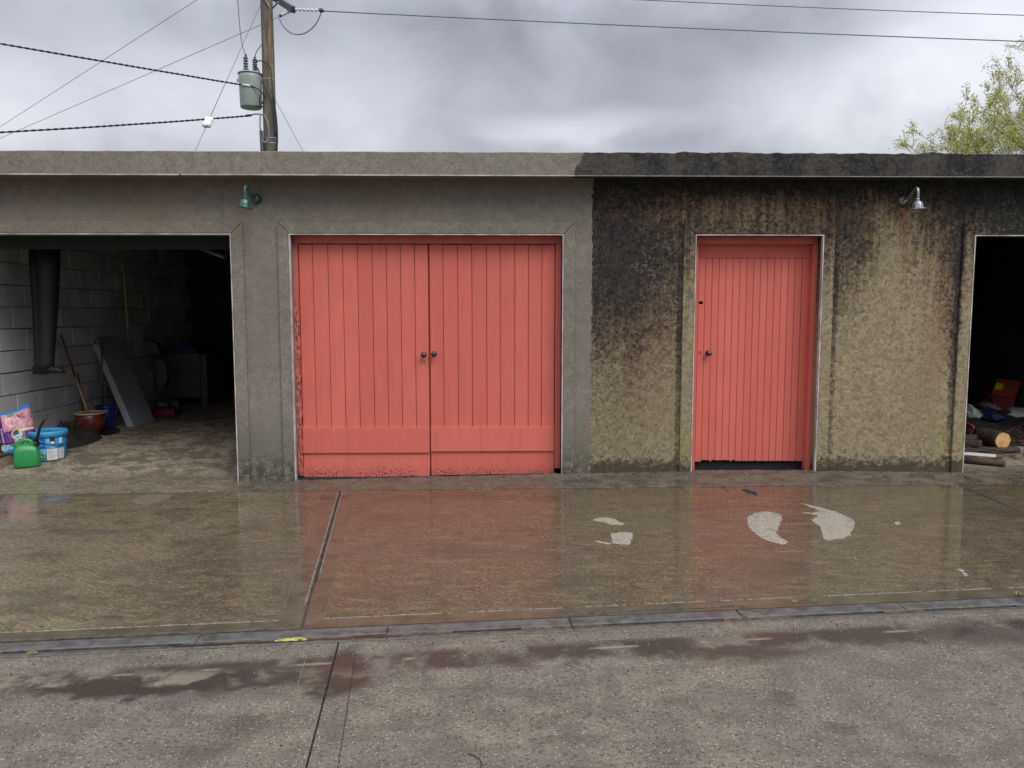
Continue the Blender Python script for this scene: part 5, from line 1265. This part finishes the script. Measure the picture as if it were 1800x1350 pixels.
# ================================================================== THINGS IN THE RIGHT GARAGE
def log(px, py, L_, r_, yawd, label, m_end='log_end', square=False):
    c = FG(px, py); e = empty('firewood_log', c, label, 'log'); d = Vector((cos(radians(yawd)), sin(radians(yawd)), 0)); s_ = Vector((-d.y, d.x, 0)); R = []
    for i in range(7):
        u = i/6; R.append([c+d*(-L_*u)+s_*r_*cos(2*pi*k/14)*(1+.10*nz(k*.9, px, u, 1))+Vector((0, 0, r_+r_*sin(2*pi*k/14)*(1+.10*nz(k*.9+3, px, u, 1)))) for k in range(14)])
    mb = MB(); mb.rings(R[::-1], True); mb.build('log_body', 'log_bark', e)
    n_ = [q+d*.002 for q in R[0]]; mb = MB(); cc_ = sum(n_, Vector())/14; mb.add([(q-cc_)*.93+Vector((0, 0, 0)) for q in n_], [tuple(range(14))]); o = mb.build('cut_end', m_end, e); o.location = cc_; o['placed'] = 1
    fix(e)
log(1762, 790, .34, .092, -84, 'cut log with bright yellow sawn end lying just inside the right garage')
log(1724, 788, .30, .045, -20, 'thin dark log left of the bright sawn one', 'timber_dark')
log(1715, 779, .25, .05, 15, 'stubby log behind the thin dark one by the jamb', 'cardboard')
log(1790, 796, .8, .03, 4, 'low dark branch running behind the white strip', 'timber_dark')
log(1738, 776, .22, .04, -60, 'short mossy log piece behind the bright sawn one', 'timber_dark')
a = FG(1766, 821); b = FG(1670, 812); mb = MB(); mb.tube([a+Vector((0, 0, .035)), b+Vector((0, 0, .035))], [.030, .034], 12); tag(mb.build('dark_pole_piece', 'timber_dark'), 'dark round pole lying on the floor in front of the white strip', 'pole')
a = FG(1750, 810)+Vector((0, 0, .05)); b = FG(1660, 803)+Vector((0, 0, .05)); o = beam(a, b, .012, .028, 'white_plastic', 'white_strip', None, .002); tag(o, 'bright white plastic strip lying across the logs by the jamb', 'strip')
def crumple(name, pix, Y, h, m, label, cat='bag', amp=.03):
    pts = [P(px, py, Y) for px, py in pix]; n = len(pts); cen = sum(pts, Vector())/n; mb = MB(); R = []
    for k, (s_, dy_) in enumerate([(.55, .22), (.85, .14), (1.0, .04), (1.0, -.03), (.80, -.10), (.45, -.14)]):
        ring = []
        for i in range(n*3):
            p_ = pts[i//3].lerp(pts[(i//3+1) % n], (i % 3)/3); q = cen+(p_-cen)*s_; ring.append(Vector((q.x, Y+dy_, q.z))+Vector((nz(i, k, 1, .7), nz(i, k, 5, .7), nz(i, k, 9, .7)))*amp)
        R.append(ring)
    mb.rings(R[::-1], True, 0, False); return tag(mb.build(name, m), label, cat)
crumple('plastic_sack', [(1690, 706), (1712, 716), (1724, 730), (1716, 737), (1690, 733)], 9.1, .1, 'bag_white', 'crumpled pale sack at the jamb of the right garage')
crumple('plastic_sack', [(1722, 712), (1738, 705), (1760, 720), (1757, 726), (1735, 722)], 9.4, .1, 'bag_grey', 'grey crumpled sack below the red box')
crumple('plastic_sack', [(1722, 722), (1750, 722), (1765, 732), (1745, 740), (1726, 738)], 9.0, .1, 'bag_blue', 'dark blue plastic sack among the rubbish on the right')
crumple('plastic_sack', [(1756, 728), (1790, 718), (1830, 718), (1830, 738), (1765, 740)], 9.1, .1, 'bag_white', 'long dull white sack lying under the red box at the right edge')
crumple('plastic_sheet', [(1745, 757), (1765, 756), (1782, 760), (1792, 772), (1795, 777), (1776, 775), (1770, 764)], 8.65, .05, 'bag_white', 'white plastic wrapper with green print behind the sawn log', 'wrapper', .012)
crumple('plastic_sheet', [(1776, 767), (1792, 773), (1794, 777), (1778, 774)], 8.48, .05, 'bag_green', 'green scrap on the white wrapper', 'wrapper', .006)
crumple('plastic_sack', [(1733, 750), (1742, 752), (1746, 758), (1736, 756)], 8.9, .05, 'bag_blue', 'small blue scrap left of the white wrapper', 'wrapper', .008)
crumple('brick_piece', [(1692, 742), (1700, 742), (1704, 751), (1694, 754)], 8.3, .05, 'orange_red', 'orange broken brick piece against the jamb of the right garage', 'brick', .008)
# rubbish heap under it all
mb = MB(); n = 40; vs = []
for j in range(n+1):
    for i in range(n+1):
        x = 4.25+2.7*i/n; y = 7.75+3.2*j/n; k = min(1, max(0, (y-7.75)/1.4)); k2 = min(1, max(0, 4*i/n))
        vs.append((x, y, floorz(x, y)-.02+.22*k*(.7+.6*nz(x, y, 0, 2))+.05*k*nz(x, y, 0, 7)+.02*min(1, k*6)*nz(x, y, 0, 19)))
mb.add(vs, [(j*(n+1)+i, j*(n+1)+i+1, (j+1)*(n+1)+i+1, (j+1)*(n+1)+i) for j in range(n) for i in range(n)], 0, False)
tag(mb.build('rubbish_heap', 'soil'), 'dark heap of bark and rubbish on the floor of the right garage', 'rubbish heap', kind='stuff')
mb = MB()
for k in range(420):
    x = random.uniform(4.35, 6.3); y = random.uniform(7.45, 8.7); q = Vector((x, y, floorz(x, y)+.01+.1*max(0, (y-7.9)))); a = random.uniform(-.8, .8); l = random.uniform(.01, .06); d = Vector((cos(a), sin(a), random.uniform(-.2, .3)))*l; w_ = Vector((-sin(a), cos(a), 0))*l*.25
    mb.add([q-d-w_, q+d-w_, q+d+w_, q-d+w_, q+Vector((0, 0, l*.3))], [(0, 1, 4), (1, 2, 4), (2, 3, 4), (3, 0, 4)])
tag(mb.build('wood_chips', 'dusty_brown'), 'scattered bark and wood chips around the logs in the right garage', 'wood chips', kind='stuff')
# red box tipped on the heap
rb_ = empty('red_box', P(1768, 712, 9.3), 'orange-red carton with yellow sticker tipped on the rubbish in the right garage', 'box')
q = [P(1743, 692, 9.25), P(1785, 699, 9.15), P(1795, 671, 9.4), P(1754, 665, 9.5)]; back = Vector((.12, .28, -.10)); dn_ = Vector((.03, .12, -.22))
mb = MB(); q2 = [p_+Vector((.02, .25, -.12)) for p_ in q]; mb.add(q+q2, [(0, 1, 2, 3), (7, 6, 5, 4), (0, 4, 5, 1), (1, 5, 6, 2), (2, 6, 7, 3), (3, 7, 4, 0)]); mb.build('carton', 'orange_red', rb_, .004)
lo_ = [P(1743, 693, 9.28), P(1784, 700, 9.18), P(1782, 722, 9.22), P(1748, 722, 9.32)]
mb = MB(); mb.add(lo_+[p_+Vector((.03, .3, 0)) for p_ in lo_], [(0, 3, 2, 1), (4, 5, 6, 7), (0, 1, 5, 4), (1, 2, 6, 5), (2, 3, 7, 6), (3, 0, 4, 7)]); mb.build('carton_front', 'dark_red', rb_, .004)
def onq(u, v_, off=.004): 
    nq = (q[1]-q[0]).cross(q[3]-q[0]).normalized(); nq = nq if nq.y < 0 else -nq; return q[0].lerp(q[1], u).lerp(q[3].lerp(q[2], u), v_)+nq*off
mb = MB(); mb.add([onq(.02, .30), onq(.30, .30), onq(.38, .48), onq(.30, .68), onq(.02, .72)], [(0, 1, 2, 3, 4)]); mb.build('sticker', 'yellow_plastic', rb_)
quad(onq, .60, .70, .35, .85, 'dusty_brown', 'print_strip', rb_, .004); fix(rb_)
